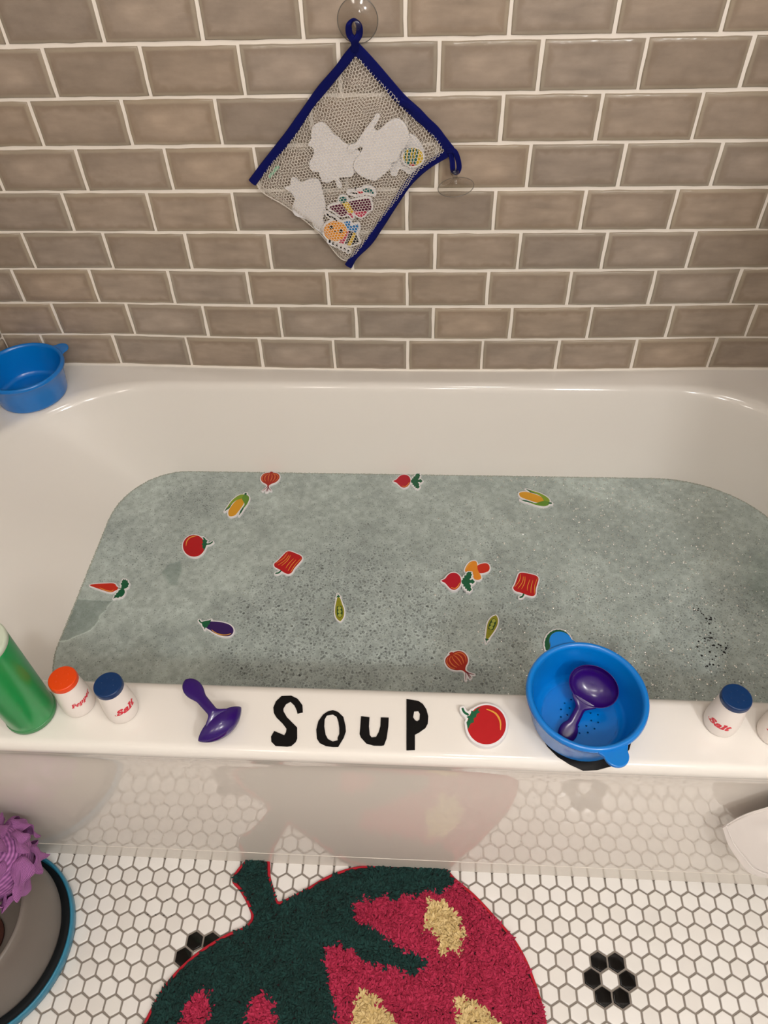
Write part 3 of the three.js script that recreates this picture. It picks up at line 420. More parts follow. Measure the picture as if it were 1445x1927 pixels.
// ---------------------------------------------------------------- bath water and foam
const waterOutline = (inset = 0, y = YW) => tubRing({ ...waterShape, xl: waterShape.xl + inset, xr: waterShape.xr - inset, zb: waterShape.zb + inset, zf: waterShape.zf - inset }, y);
{
  const flat = (y, inset) => { const s = new THREE.Shape(waterOutline(inset, 0).map(([x, , z]) => new THREE.Vector2(x, -z))); const g = new THREE.ShapeGeometry(s).rotateX(-Math.PI / 2).translate(0, y, 0); const p = g.attributes.position, uv = g.attributes.uv; for (let i = 0; i < p.count; i++) uv.setXY(i, (p.getX(i) + 0.66) / 1.46, (p.getZ(i) - 0.1) / 0.64); return g; };
  const deep = flat(YW - 0.0014, -0.003);
  const water = mesh('bath_water', deep, new THREE.MeshPhysicalMaterial({ color: 0x9cafa7, roughness: 0.06 })); water.userData.kind = 'stuff'; tag(water, 'cloudy grey-green soapy bath water filling the white tub', 'water');
  // foam: a skin of fine bubbles; cells read as darker spots, the skin is missing in a few places
  const W = 2048, H = 900, sx = 1.46 / W, sz = 0.64 / H, val = new Float32Array(W * H), cover = new Float32Array(W * H), rand = rng(4242);
  const P2 = (px, pz) => [(px + 0.66) / sx, (pz - 0.1) / sz];
  const blots = [[-0.19, 0.6, 0.13, 0.9], [-0.02, 0.5, 0.1, 0.7], [0.14, 0.56, 0.2, 0.45], [-0.25, 0.47, 0.07, 0.6], [-0.12, 0.37, 0.09, 0.55], [0.35, 0.6, 0.2, 0.35], [0.62, 0.5, 0.14, 0.35], [-0.55, 0.33, 0.1, 0.3], [0.06, 0.3, 0.12, 0.2], [-0.45, 0.2, 0.1, 0.25]];
  const V2 = (l) => l.map(([x, z]) => new THREE.Vector2(x, z)), WEDGE = V2([[-0.66, 0.478], [-0.5598, 0.4815], [-0.5692, 0.5089], [-0.5842, 0.5462], [-0.6205, 0.5715], [-0.66, 0.575]]), PATCH = V2([[-0.4515, 0.3787], [-0.4435, 0.4027], [-0.4434, 0.4399], [-0.4569, 0.4403], [-0.4835, 0.409], [-0.4773, 0.3895]]);
  const coarse = (x, z) => { let t = 0.25; for (const [bx, bz, br, k] of blots) t += k * Math.exp(-((x - bx) ** 2 + (z - bz) ** 2) / (br * br)); return clamp(t * (0.5 + fbm(x * 16, z * 16, 8, 3))); };
  for (let j = 0; j < H; j++) for (let i = 0; i < W; i++) {
    const x = i * sx - 0.66, z = j * sz + 0.1;
    val[j * W + i] = (fbm(x * 14, z * 14, 60, 4) - 0.5) * 0.16 + (fbm(x * 110, z * 110, 30, 3) - 0.5) * 0.26 + (hash(i, j, 2) - 0.5) * 0.1;
    // bare water: a wedge by the left wall below the carrot, a patch below the left tomato, one near the right end
    const wob = (fbm(x * 45, z * 45, 71, 3) - 0.5) * 0.03;
    const out = (p) => (inside(p, x + wob * 0.25, z + wob * 0.25) ? -1 : 1) * gap(p, x + wob * 0.25, z + wob * 0.25);
    const wedge = x < -0.5 && z > 0.42 ? out(WEDGE) : 1, patch = x > -0.52 && x < -0.38 && z > 0.33 && z < 0.47 ? out(PATCH) : 1, right = Math.hypot((x - 0.72) / 1.0, (z - 0.42) / 1.3) - 0.06 + wob * 1.4;
    const thin = smooth(0.45, 0.62, fbm(x * 7, z * 7, 500, 4)) * 0.12;
    cover[j * W + i] = Math.min(0.5 + 0.5 * smooth(-0.002, 0.002, wedge), 0.45 + 0.55 * smooth(-0.003, 0.004, patch), 0.5 + 0.5 * smooth(-0.04, 0.05, right)) - thin;
    const edgeLine = Math.exp(-((wedge / 0.0016) ** 2)) + 0.5 * Math.exp(-((patch / 0.0016) ** 2)); val[j * W + i] += 0.2 * edgeLine;
  }
  const dot = (cx, cz, rad, k) => {
    const R = Math.ceil(rad * 1.5) + 1; for (let j = -R; j <= R; j++) for (let i = -R; i <= R; i++) { const X = Math.round(cx) + i, Y = Math.round(cz) + j; if (X < 0 || Y < 0 || X >= W || Y >= H) continue; const d = Math.hypot((X - cx) , (Y - cz)) / rad; const a = smooth(1.05, 0.55, d), ring = Math.exp(-(((d - 1.15) / 0.22) ** 2)); val[Y * W + X] += -k * a * (1 - 0.3 * smooth(0.5, 0, d)) + 0.35 * k * ring; }
  };
  for (let n = 0; n < 170000; n++) { const x = rand() * 1.46 - 0.66, z = rand() * 0.64 + 0.1, c = coarse(x, z), [i, j] = P2(x, z); const u = rand(); if (u > 0.35 + c * 0.65) continue; const rad = (0.7 + Math.pow(rand(), 5) * (1.3 + 3.0 * c)); dot(i, j, rad, 0.07 + 0.17 * rand() * (0.55 + 0.5 * c)); }
  const foamMap = dataTexture(W, H, (x, y, c) => {
    const v = val[y * W + x], k = clamp(1 + v * 0.95, 0.28, 1.5), X = x * sx - 0.66, Z = y * sz + 0.1, g = coarse(X, Z), L = 1 - 0.1 * g;
    c[0] = 181 * k * L; c[1] = 193 * k * L; c[2] = 187 * k * (1 - 0.09 * g); c[3] = 255 * clamp(cover[y * W + x]);
  });
  const foamBump = dataTexture(W, H, (x, y, c) => { c[0] = c[1] = c[2] = 128 + 150 * val[y * W + x]; }, false);
  for (const t of [foamMap, foamBump]) t.wrapS = t.wrapT = THREE.ClampToEdgeWrapping;
  const foamTop = flat(YW, -0.0025);
  const foam = mesh('bath_foam', foamTop, new THREE.MeshPhysicalMaterial({ map: foamMap, transparent: true, roughness: 0.35, bumpMap: foamBump, bumpScale: 0.0009 })); foam.userData.kind = 'stuff';
  tag(foam, 'thin skin of pale grey soap foam with small dark bubbles over the bath water', 'foam');
  // larger bubbles standing on the skin, and the bead of suds where it meets the tub
  const cap = new THREE.SphereGeometry(1, 8, 5, 0, Math.PI * 2, 0, Math.PI / 2), spots = [], o = new THREE.Object3D(), outline = waterOutline(0.001, 0).map(([x, , z]) => new THREE.Vector2(x, z));
  for (let n = 0; n < 15000 && spots.length < 9000; n++) { const x = rand() * 1.42 - 0.64, z = rand() * 0.61 + 0.115; if (!inside(outline, x, z)) continue; const right = smooth(-0.2, 0.5, x); if (rand() > 0.25 + 0.75 * right) continue; if (cover[clamp(Math.round((z - 0.1) / sz), 0, H - 1) * W + clamp(Math.round((x + 0.66) / sx), 0, W - 1)] < 0.6) continue; spots.push([x, z, 0.0004 + 0.0011 * Math.pow(rand(), 3)]); }
  for (let i = 0; i < outline.length; i++) { const a = outline[i], b = outline[(i + 1) % outline.length], n = Math.ceil(a.distanceTo(b) / 0.0012); for (let k = 0; k < n; k++) spots.push([lerp(a.x, b.x, k / n) + (rand() - 0.5) * 0.003, lerp(a.y, b.y, k / n) + (rand() - 0.5) * 0.003, 0.0006 + 0.0012 * rand()]); }
  const suds = new THREE.InstancedMesh(cap, new THREE.MeshPhysicalMaterial({ color: 0xa4a99d, roughness: 0.04, specularIntensity: 1 }), spots.length); suds.name = 'soap_bubbles'; suds.userData.kind = 'stuff';
  spots.forEach(([x, z, s], i) => { o.position.set(x, YW - 0.0002, z); o.scale.set(s, s * 0.75, s); o.updateMatrix(); suds.setMatrixAt(i, o.matrix); }); suds.castShadow = suds.receiveShadow = true; scene.add(suds); tag(suds, 'tiny glistening soap bubbles scattered over the bath foam', 'bubbles');
  const glints = []; for (let n = 0; n < 9000 && glints.length < 1500; n++) { const x = 0.05 + rand() * 0.72, z = rand() * 0.55 + 0.125; if (!inside(outline, x, z) || rand() > Math.exp(-(((x - 0.45) / 0.24) ** 2))) continue; glints.push([x, z, 0.0008 + 0.0015 * Math.pow(rand(), 2)]); }
  const sparkle = new THREE.InstancedMesh(cap, new THREE.MeshPhysicalMaterial({ color: 0xf4f6f4, roughness: 0.09, metalness: 1 }), glints.length); sparkle.name = 'sparkling_bubbles'; sparkle.userData.kind = 'stuff';
  glints.forEach(([x, z, s], i) => { o.position.set(x, YW - 0.0002, z); o.scale.set(s, s * 0.8, s); o.updateMatrix(); sparkle.setMatrixAt(i, o.matrix); }); scene.add(sparkle); tag(sparkle, 'sparkling soap bubbles on the right half of the bath foam', 'bubbles');
  // dark specks shaken onto the foam near the right end
  const grains = []; const gr = rng(31);
  for (const [x, z, n, s] of [[0.552, 0.474, 10, 0.008], [0.57, 0.496, 26, 0.009], [0.56, 0.53, 26, 0.012], [0.585, 0.548, 22, 0.008], [0.578, 0.56, 12, 0.008], [0.55, 0.58, 20, 0.014], [0.56, 0.55, 26, 0.03]]) for (let k = 0; k < n; k++) { const a = gr() * 6.28, d = s * Math.sqrt(-Math.log(1 - gr() * 0.95)), q = 0.0004 + 0.0019 * Math.pow(gr(), 2.2); grains.push(new THREE.IcosahedronGeometry(q, 0).scale(1, 0.6, 1).translate(x + Math.cos(a) * d, YW + q * 0.4, z + Math.sin(a) * d)); }
  const specks = mesh('dark_specks', merge(grains), std(0x0d0c0c, 0.6)); specks.userData.kind = 'stuff'; tag(specks, 'sprinkle of dark specks floating on the foam near the right end', 'specks');
}

// ---------------------------------------------------------------- flat foam toys: white foam body, printed face
const INK = { red: 0xb30d16, crimson: 0xb30a24, redorange: 0xc42a12, green: 0x0b5a38, purple: 0x2f0f57, gold: 0xe0a13c, amber: 0xd79a1c, leaf: 0x7f9c26, leaf2: 0x5f8a26, orange: 0xe08a24, olive: 0x8f8c1c, olive2: 0x85861e, dark: 0x12401a, peagreen: 0xa3aa48, onionred: 0xa31f0c, onionline: 0xd8783a, onionroot: 0x7c0c26,
  maroon: 0x5a1638, rose: 0xc2405e, yellow: 0xd9b42a, teal: 0x17625f, blue: 0x2f7fc0, black: 0x121014, scarlet: 0xc01828, mint: 0x8fc0a2, orangeface: 0xee9c2c };
const inks = new Map(), ink = (k) => { if (!inks.has(k)) inks.set(k, std(INK[k], 0.42)); return inks.get(k); };
const whiteFoam = std(0xe4e1e2, 0.6), drown = std(0xdcd8d2, 0.55);
function printGeo(list, soft, z, thick = 0.0004) { let p = pairs(list); if (soft) p = rounded(p, Math.max(24, p.length * 3)); return plate(p, thick).translate(0, 0, z); }
function foamToy(name, label, category, pieces, grow, depth, turnFlat = true) {
  const root = thing(name, label, category), lie = (g) => (turnFlat ? g.rotateX(-Math.PI / 2) : g);
  const outline = grown(pieces.map(([, , soft, l]) => (soft ? rounded(pairs(l)) : pairs(l))), grow);
  mesh('foam_body', lie(plate(outline, depth, 0.0008)), whiteFoam, root);
  let z = depth - 0.0002; for (const [nm, color, soft, l] of pieces) { mesh(nm, lie(printGeo(l, soft, z)), ink(color), root); z += 0.00006; }
  return root;
}
const FLOATS = 'vegetable foam toys floating on the bath water';
const floatAt = (o, x, z, turn = 0, tilt = [0, 0]) => { o.position.set(x, YW - 0.0035, z); o.rotation.set(tilt[0], turn, tilt[1]); o.userData.group = FLOATS; return o; };
const again = (o, label) => { const c = o.clone(); c.name = numbered(o.name); c.userData = { ...o.userData, label }; scene.add(c); return c; };
const TH = 0.0075;
const tomatoFloat = floatAt(foamToy('tomato_float', 'red tomato foam float with its stem pointing right, on the water left', 'foam toy', PRINTS.tomato, 0.0026, TH), -0.4241, 0.3423);
floatAt(foamToy('carrot_float', 'orange-red carrot foam float touching the left tub wall', 'foam toy', PRINTS.carrot, 0.0026, TH), -0.5769, 0.4552);
floatAt(foamToy('eggplant_float', 'purple eggplant foam float on the water', 'foam toy', PRINTS.eggplant, 0.0026, TH), -0.3456, 0.539);
const cornFloat = floatAt(foamToy('corn_float', 'yellow corn foam float lying sideways with its stem to the right', 'foam toy', PRINTS.corn, 0.0028, TH), 0.2777, 0.1892);
floatAt(foamToy('mushroom_float', 'orange mushroom foam float with red stalk, partly under the radish', 'foam toy', PRINTS.mushroom, 0.0026, TH), 0.1472, 0.3899);
const radishFloat = floatAt(foamToy('radish_float', 'red radish foam float overlapping the orange mushroom', 'foam toy', PRINTS.radish, 0.0026, TH), 0.1088, 0.4215); radishFloat.position.y += 0.0045; radishFloat.rotation.x = 0.04;
const pepperFloat = floatAt(foamToy('pepper_float', 'red pepper foam float right of the mushroom and radish', 'foam toy', PRINTS.pepper, 0.0026, TH), 0.2397, 0.4238);
const peaFloat = floatAt(foamToy('pea_pod_float', 'green pea pod foam float tilting right, above the lower onion', 'foam toy', PRINTS.pea_pod, 0.0025, TH), 0.1684, 0.5253);
const onionFloat = floatAt(foamToy('onion_float', 'red onion foam float near the front rim with roots pointing lower right', 'foam toy', PRINTS.onion, 0.0026, TH), 0.1086, 0.6042);
floatAt(foamToy('leafy_float', 'green leafy foam float mostly hidden behind the blue colander handle', 'foam toy', PRINTS.leafy, 0.0026, TH), 0.2873, 0.5531);
floatAt(again(cornFloat, 'yellow corn foam float upright in the picture with its stem to the upper right'), -0.3636, 0.225, 1.6612);
floatAt(again(radishFloat, 'red radish foam float against the back tub wall'), 0.0035, 0.1462, 0.0336);
floatAt(again(pepperFloat, 'red pepper foam float on the left half of the water'), -0.2315, 0.3829, -0.2014);
floatAt(again(peaFloat, 'green pea pod foam float with its stalk pointing at the back wall'), -0.1185, 0.4862, -2.6393);
floatAt(again(onionFloat, 'red onion foam float against the back tub wall'), -0.3058, 0.1534, -0.6205);
const rimTomato = foamToy('tomato_foam_toy', 'large red tomato foam toy lying on the front rim beside the black letters', 'foam toy', PRINTS.rim_tomato, 0.0031, 0.0085); rimTomato.position.set(0.1283, YR + 0.0004, 0.8161);

// ---------------------------------------------------------------- black letters stuck along the front rim
const black = std(0x080606, 0.55, { specularIntensity: 0.4 });
for (const [k, label] of [['S', 'black cut-out letter S, first letter on the front rim'], ['O', 'black cut-out letter O on the front rim'], ['U', 'black cut-out letter U on the front rim'], ['P', 'black cut-out letter P beside the tomato toy on the front rim']]) {
  const { at, rings } = LETTERS[k], ps = rings.map((r) => pairs(r)), o = mesh('letter_cutout', plate(ps[0], 0.0016, 0.0003, ps.slice(1)).rotateX(-Math.PI / 2), black);
  o.position.set(at[0] * 1e-4, YR + 0.0002, at[1] * 1e-4); tag(o, label, 'letter', 'black letters on the tub rim');
}

// ---------------------------------------------------------------- blue pot and blue colander
const bluePlastic = new THREE.MeshPhysicalMaterial({ color: 0x0076cc, roughness: 0.24, clearcoat: 0.3, clearcoatRoughness: 0.2 });
function potParts(root, rimR, baseR, h, holes, tabs) {
  const t = 0.0032, wall = lathe([[0, 0], [baseR - 0.006, 0], [baseR - 0.0015, 0.002], [baseR, 0.006], [lerp(baseR, rimR - 0.006, 0.5), h * 0.5], [rimR - 0.006, h - 0.012], [rimR - 0.001, h - 0.0095], [rimR, h - 0.006], [rimR - 0.001, h - 0.002], [rimR - 0.0035, h], [rimR - 0.007, h - 0.001], [rimR - 0.0095, h - 0.006], [lerp(baseR, rimR - 0.006, 0.5) - t, h * 0.5], [baseR - t - 0.001, 0.012], [baseR - t - 0.006, 0.0055], [baseR - t - 0.012, 0.0042], ...(holes ? [] : [[0, 0.0042]])], 72);
  mesh('bowl', wall, bluePlastic, root);
  if (holes) {  // pierced bottom
    const s = new THREE.Shape(); s.absarc(0, 0, baseR - t - 0.0115, 0, Math.PI * 2);
    const put = (n, r, a0, rr) => { for (let i = 0; i < n; i++) { const a = a0 + (i / n) * Math.PI * 2, p = new THREE.Path(); p.absarc(Math.cos(a) * r, Math.sin(a) * r, rr, 0, Math.PI * 2); s.holes.push(p); } };
    put(14, 0.0258, 0.1, 0.0014); put(9, 0.0165, 0.3, 0.0014);
    mesh('pierced_bottom', new THREE.ExtrudeGeometry(s, { depth: 0.003, bevelEnabled: false, curveSegments: 10 }).rotateX(-Math.PI / 2).translate(0, 0.0012, 0), bluePlastic, root);
    root.children[0].geometry = lathe([[baseR - t - 0.0118, 0.0012], [baseR - 0.006, 0], [baseR - 0.0015, 0.002], [baseR, 0.006], [lerp(baseR, rimR - 0.006, 0.5), h * 0.5], [rimR - 0.006, h - 0.012], [rimR - 0.001, h - 0.0095], [rimR, h - 0.006], [rimR - 0.001, h - 0.002], [rimR - 0.0035, h], [rimR - 0.007, h - 0.001], [rimR - 0.0095, h - 0.006], [lerp(baseR, rimR - 0.006, 0.5) - t, h * 0.5], [baseR - t - 0.001, 0.012], [baseR - t - 0.006, 0.0055], [baseR - t - 0.0118, 0.0042]], 72);
  }
  for (const a of tabs) {
    const s = new THREE.Shape(), w = 0.0155; s.moveTo(-0.008, -w - 0.006); s.bezierCurveTo(0.001, -w - 0.002, 0.001, -w, 0.004, -w + 0.001); s.absarc(0.0055, 0, w - 0.001, -Math.PI / 2, Math.PI / 2); s.bezierCurveTo(0.001, w, 0.001, w + 0.002, -0.008, w + 0.006); s.closePath();
    const g = new THREE.ExtrudeGeometry(s, { depth: 0.0026, bevelEnabled: true, bevelThickness: 0.0012, bevelSize: 0.0012, bevelSegments: 3, curveSegments: 20 }).rotateX(-Math.PI / 2).translate(rimR, h - 0.008, 0).rotateY(a);
    mesh('handle_tab', g, bluePlastic, root);
  }
}
const pot = thing('blue_pot', 'blue plastic toy pot on the back left corner of the tub', 'pot', [-0.787, YR + 0.0002, 0.0955]);
potParts(pot, 0.0845, 0.0705, 0.07, false, [0.9, 0.9 + Math.PI]);
const discOutline = Array.from({ length: 22 }, (_, i) => { const a = (i / 22) * Math.PI * 2, r = 0.0642 + (hash(i, 3, 9) - 0.5) * 0.0018; return [Math.cos(a) * r, Math.sin(a) * r]; });
{ // black disc: lies on the rim and bends down over its rounded front edge
  const list = [], N = 26; const bend = (x, z) => { const zz = 0.8063 + z; const over = Math.max(0, zz - 0.8585); return [0.268 + x, YR + 0.0016 - over * over * 45, Math.min(zz, 0.8585 + over * 0.97)]; };
  const pos = [], idx = []; for (let k = 0; k <= 8; k++) for (const [x, z] of discOutline) pos.push(...bend(x * k / 8, z * k / 8));
  const n = discOutline.length; for (let k = 0; k < 8; k++) for (let i = 0; i < n; i++) { const a = k * n + i, b = k * n + (i + 1) % n; idx.push(a, b + n, b, a, a + n, b + n); }
  for (let i = 0; i < n; i++) { const a = 8 * n + i, b = 8 * n + (i + 1) % n, m = pos.length / 3; pos.push(pos[a * 3], pos[a * 3 + 1] - 0.0014, pos[a * 3 + 2], pos[b * 3], pos[b * 3 + 1] - 0.0014, pos[b * 3 + 2]); idx.push(a, m, b, b, m, m + 1); }
  const g = new THREE.BufferGeometry(); g.setAttribute('position', new THREE.Float32BufferAttribute(pos, 3)); g.setIndex(idx); g.computeVertexNormals();
  const o = mesh('black_disc_cutout', toCreasedNormals(g, 0.7), std(0x080606, 0.55, { side: THREE.DoubleSide, specularIntensity: 0.4 })); tag(o, 'round black cut-out lying under the blue colander on the rim', 'cutout');
}
const colander = thing('blue_colander', 'blue plastic toy colander with pierced bottom and tab handles on the front rim', 'colander', [0.2608, YR + 0.002, 0.7972]);
potParts(colander, 0.0803, 0.0662, 0.069, true, [1.87, 1.87 + Math.PI]);

// ---------------------------------------------------------------- purple ladle (in the colander) and purple scoop (on the rim)
const purple = new THREE.MeshPhysicalMaterial({ color: 0x2a0562, roughness: 0.22, clearcoat: 0.2, clearcoatRoughness: 0.12 });
function ladleBowl(a, b, d) {  // an oval shell, opening at y = 0
  const t = 0.0022, prof = [[0, -d], [0.3, -d * 0.955], [0.55, -d * 0.83], [0.75, -d * 0.65], [0.9, -d * 0.4], [0.975, -d * 0.18], [1, -0.0012], [1.004, 0.0002], [0.985, 0.0008], [0.962, -0.0006], [0.94, -d * 0.17], [0.865, -d * 0.38], [0.72, -d * 0.62], [0.53, -d * 0.79], [0.29, -d * 0.9], [0, -d + t]];
  return lathe(prof, 56).scale(a, 1, b);
}
function ladle(name, label, angle, a, b, d, reach) {
  const root = thing(name, label, 'ladle'); mesh('scoop_bowl', ladleBowl(a, b, d), purple, root);
  const ca = Math.cos(angle), sa = Math.sin(angle), pts = [[0, -0.003, b - 0.004], [0, -0.0015 + sa * 0.006, b + ca * 0.008], [0, sa * 0.022, b + ca * 0.024], [0, sa * reach * 0.6, b + ca * reach * 0.6], [0, sa * reach, b + ca * reach]];
  const w = (t) => (t < 0.3 ? lerp(0.0185, 0.007, smooth(0, 0.3, t)) : t < 0.6 ? lerp(0.007, 0.0075, (t - 0.3) / 0.3) : lerp(0.0075, 0.0128, smooth(0.6, 0.84, t))) * Math.sqrt(Math.max(0.02, 1 - Math.pow(Math.max(0, t - 0.84) / 0.16, 2)));
  mesh('handle', sweep(pts, w, (t) => Math.max(0.0012, lerp(0.0016, 0.0042, smooth(0, 0.35, t)) * Math.sqrt(Math.max(0.05, 1 - Math.pow(Math.max(0, t - 0.9) / 0.1, 2)))), [0, 1, 0], 48, 16), purple, root);
  return root;
}
const ladleIn = ladle('purple_ladle', 'purple oval-bowled ladle leaning inside the blue colander', 0.35, 0.0345, 0.0275, 0.018, 0.06);
{ // handle runs down towards the near wall of the colander
  const h = new THREE.Vector3(-0.5, -0.42, 0.76).normalize(), n0 = new THREE.Vector3(0.03, 0.9, 0.42), long = new THREE.Vector3().crossVectors(n0, h).normalize();
  const hl = h.clone(), up = new THREE.Vector3().crossVectors(hl, long).normalize(); // local z = handle run within the bowl plane, local y = up, local x = long
  ladleIn.quaternion.setFromRotationMatrix(new THREE.Matrix4().makeBasis(long, up, hl)); ladleIn.rotateX(0.3); ladleIn.position.set(0.2765, YR + 0.046, 0.7735);
}
const scoop = ladle('purple_scoop', 'purple scoop with a paddle handle lying on the front rim', 1.2, 0.0355, 0.0185, 0.0195, 0.072);
{ const p = scoop.children[0].geometry.attributes.position; for (let i = 0; i < p.count; i++) { const k = Math.pow(Math.max(0.0, 1 - (p.getX(i) / 0.0359) ** 2), 0.22); p.setY(i, p.getY(i) * k); p.setZ(i, p.getZ(i) * k); } scoop.children[0].geometry.computeVertexNormals(); }
{
  const h = new THREE.Vector3(-0.72, 0, -0.69).normalize(), long = new THREE.Vector3(0.64, 0, -0.77).normalize();
  const basisZ = new THREE.Vector3(0, 1, 0), x = new THREE.Vector3().crossVectors(h, basisZ).normalize();
  // local y (opening) turns towards the handle, local z points up; the handle lies along the rim
  scoop.quaternion.setFromRotationMatrix(new THREE.Matrix4().makeBasis(new THREE.Vector3().crossVectors(h, basisZ).normalize(), h, basisZ)); scoop.position.set(-0.2335, YR + 0.0205, 0.8345);
  scoop.rotateX(-0.32);
}

// ---------------------------------------------------------------- shakers
const milky = new THREE.MeshPhysicalMaterial({ color: 0xe9e1db, roughness: 0.42 });
const lidBlue = std(0x042f5e, 0.3), lidOrange = std(0xe04408, 0.34);
function lettering(text) {
  const c = document.createElement('canvas'); c.width = 512; c.height = 256; const g = c.getContext('2d'); g.clearRect(0, 0, 512, 256); g.save(); g.translate(256, 150); g.transform(1, 0, -0.3, 1, 0, 0); g.font = text.length > 4 ? 'bold 128px serif' : 'bold 176px serif'; g.textAlign = 'center'; g.textBaseline = 'middle';
  g.fillStyle = g.strokeStyle = '#cf1530'; g.lineJoin = 'round'; g.lineWidth = text.length > 4 ? 9 : 17; g.fillText(text, 0, 0); g.strokeText(text, 0, 0); g.lineWidth = 10;
  if (text === 'Salt') { g.beginPath(); g.moveTo(-196, 30); g.bezierCurveTo(-214, 66, -170, 78, -150, 60); g.stroke(); } else { g.beginPath(); g.moveTo(-214, -26); g.bezierCurveTo(-250, -60, -190, -76, -160, -58); g.stroke(); }
  g.restore(); const t = new THREE.CanvasTexture(c); t.colorSpace = THREE.SRGBColorSpace; return new THREE.MeshPhysicalMaterial({ map: t, transparent: true, roughness: 0.42 });
}
const saltInk = lettering('Salt'), pepperInk = lettering('Pepper');
const bodyR = (y) => { const P = [[0, 0.0195], [0.003, 0.0222], [0.012, 0.0228], [0.03, 0.0221], [0.048, 0.0203], [0.06, 0.0191], [0.068, 0.0186]]; for (let i = 1; i < P.length; i++) if (y <= P[i][0]) return lerp(P[i - 1][1], P[i][1], (y - P[i - 1][0]) / (P[i][0] - P[i - 1][0])); return 0.0186; };
function shaker(label, lid, text, x, z, face, width, yMid, slope) {
  const root = thing('shaker', label, 'shaker', [x, YR + 0.0002, z]);
  mesh('shaker_body', lathe([[0, 0.001], [0.016, 0], [0.0195, 0.0006], [0.0214, 0.0022], ...[0.006, 0.012, 0.02, 0.028, 0.036, 0.044, 0.052, 0.06, 0.068].map((y) => [bodyR(y), y]), [0.0178, 0.0685], [0, 0.0685]], 56), milky, root);
  const cap = mesh('lid', lathe([[0.0174, 0.0668], [0.0192, 0.0666], [0.0196, 0.0672], [0.0194, 0.0735], [0.0188, 0.0752], [0.0176, 0.0759], [0, 0.0762]], 56), lid, root);
  for (let i = 0; i < 6; i++) { const a = i * Math.PI / 3 + face + 0.3; mesh('lid_bump', new THREE.SphereGeometry(0.0009, 10, 6, 0, Math.PI * 2, 0, Math.PI / 2).translate(Math.cos(a) * 0.0088, 0.0759, Math.sin(a) * 0.0088), lid, cap); }
  const hgt = width / 2, g = surface((u, v) => { const a = face + (u - 0.5) * (width / 0.0215), y = yMid + (v - 0.5) * hgt + (u - 0.5) * slope, r = bodyR(y) + 0.00012; return [Math.sin(a) * r, y, Math.cos(a) * r]; }, 28, 10);
  mesh('printed_lettering', g, text, root); return root;
}
shaker('white salt shaker with blue lid, right of the blue colander', lidBlue, saltInk, 0.4514, 0.7985, -0.62, 0.041, 0.03, 0.0);
shaker('white pepper shaker with orange lid, beside the green bottle', lidOrange, pepperInk, -0.4478, 0.8025, 1.05, 0.037, 0.036, 0.003);
shaker('white salt shaker with blue lid, between pepper shaker and purple scoop', lidBlue, saltInk, -0.3822, 0.8095, 0.95, 0.042, 0.034, 0.0);
shaker('white shaker cut off by the right edge of the picture', lidOrange, pepperInk, 0.5195, 0.811, -0.4, 0.037, 0.034, 0.0);

// ---------------------------------------------------------------- green bottle at the left end of the rim
{
  const b = thing('green_bottle', 'translucent green cylindrical bottle on the left end of the rim', 'bottle', [-0.5135, YR + 0.0002, 0.8175]);
  mesh('bottle_body', lathe([[0, 0.0006], [0.026, 0], [0.0305, 0.0012], [0.033, 0.0042], [0.0338, 0.009], [0.0345, 0.06], [0.0355, 0.14], [0.036, 0.172], [0.0352, 0.176], [0, 0.176]], 64), new THREE.MeshPhysicalMaterial({ color: 0x0c8a44, roughness: 0.28, clearcoat: 0.4, clearcoatRoughness: 0.25 }), b);
  mesh('bottle_base_ring', lathe([[0.0328, 0.0012], [0.0345, 0.0018], [0.0349, 0.0045], [0.0349, 0.0085], [0.034, 0.0095], [0.0328, 0.0095]], 64), new THREE.MeshPhysicalMaterial({ color: 0x4f9a62, roughness: 0.25, transmission: 0.3 }), b);
  mesh('bottle_lid', lathe([[0.034, 0.1755], [0.0362, 0.1758], [0.0364, 0.181], [0.0355, 0.1835], [0.0335, 0.184], [0, 0.1843]], 64), std(0xc3cdb9, 0.4), b);
}

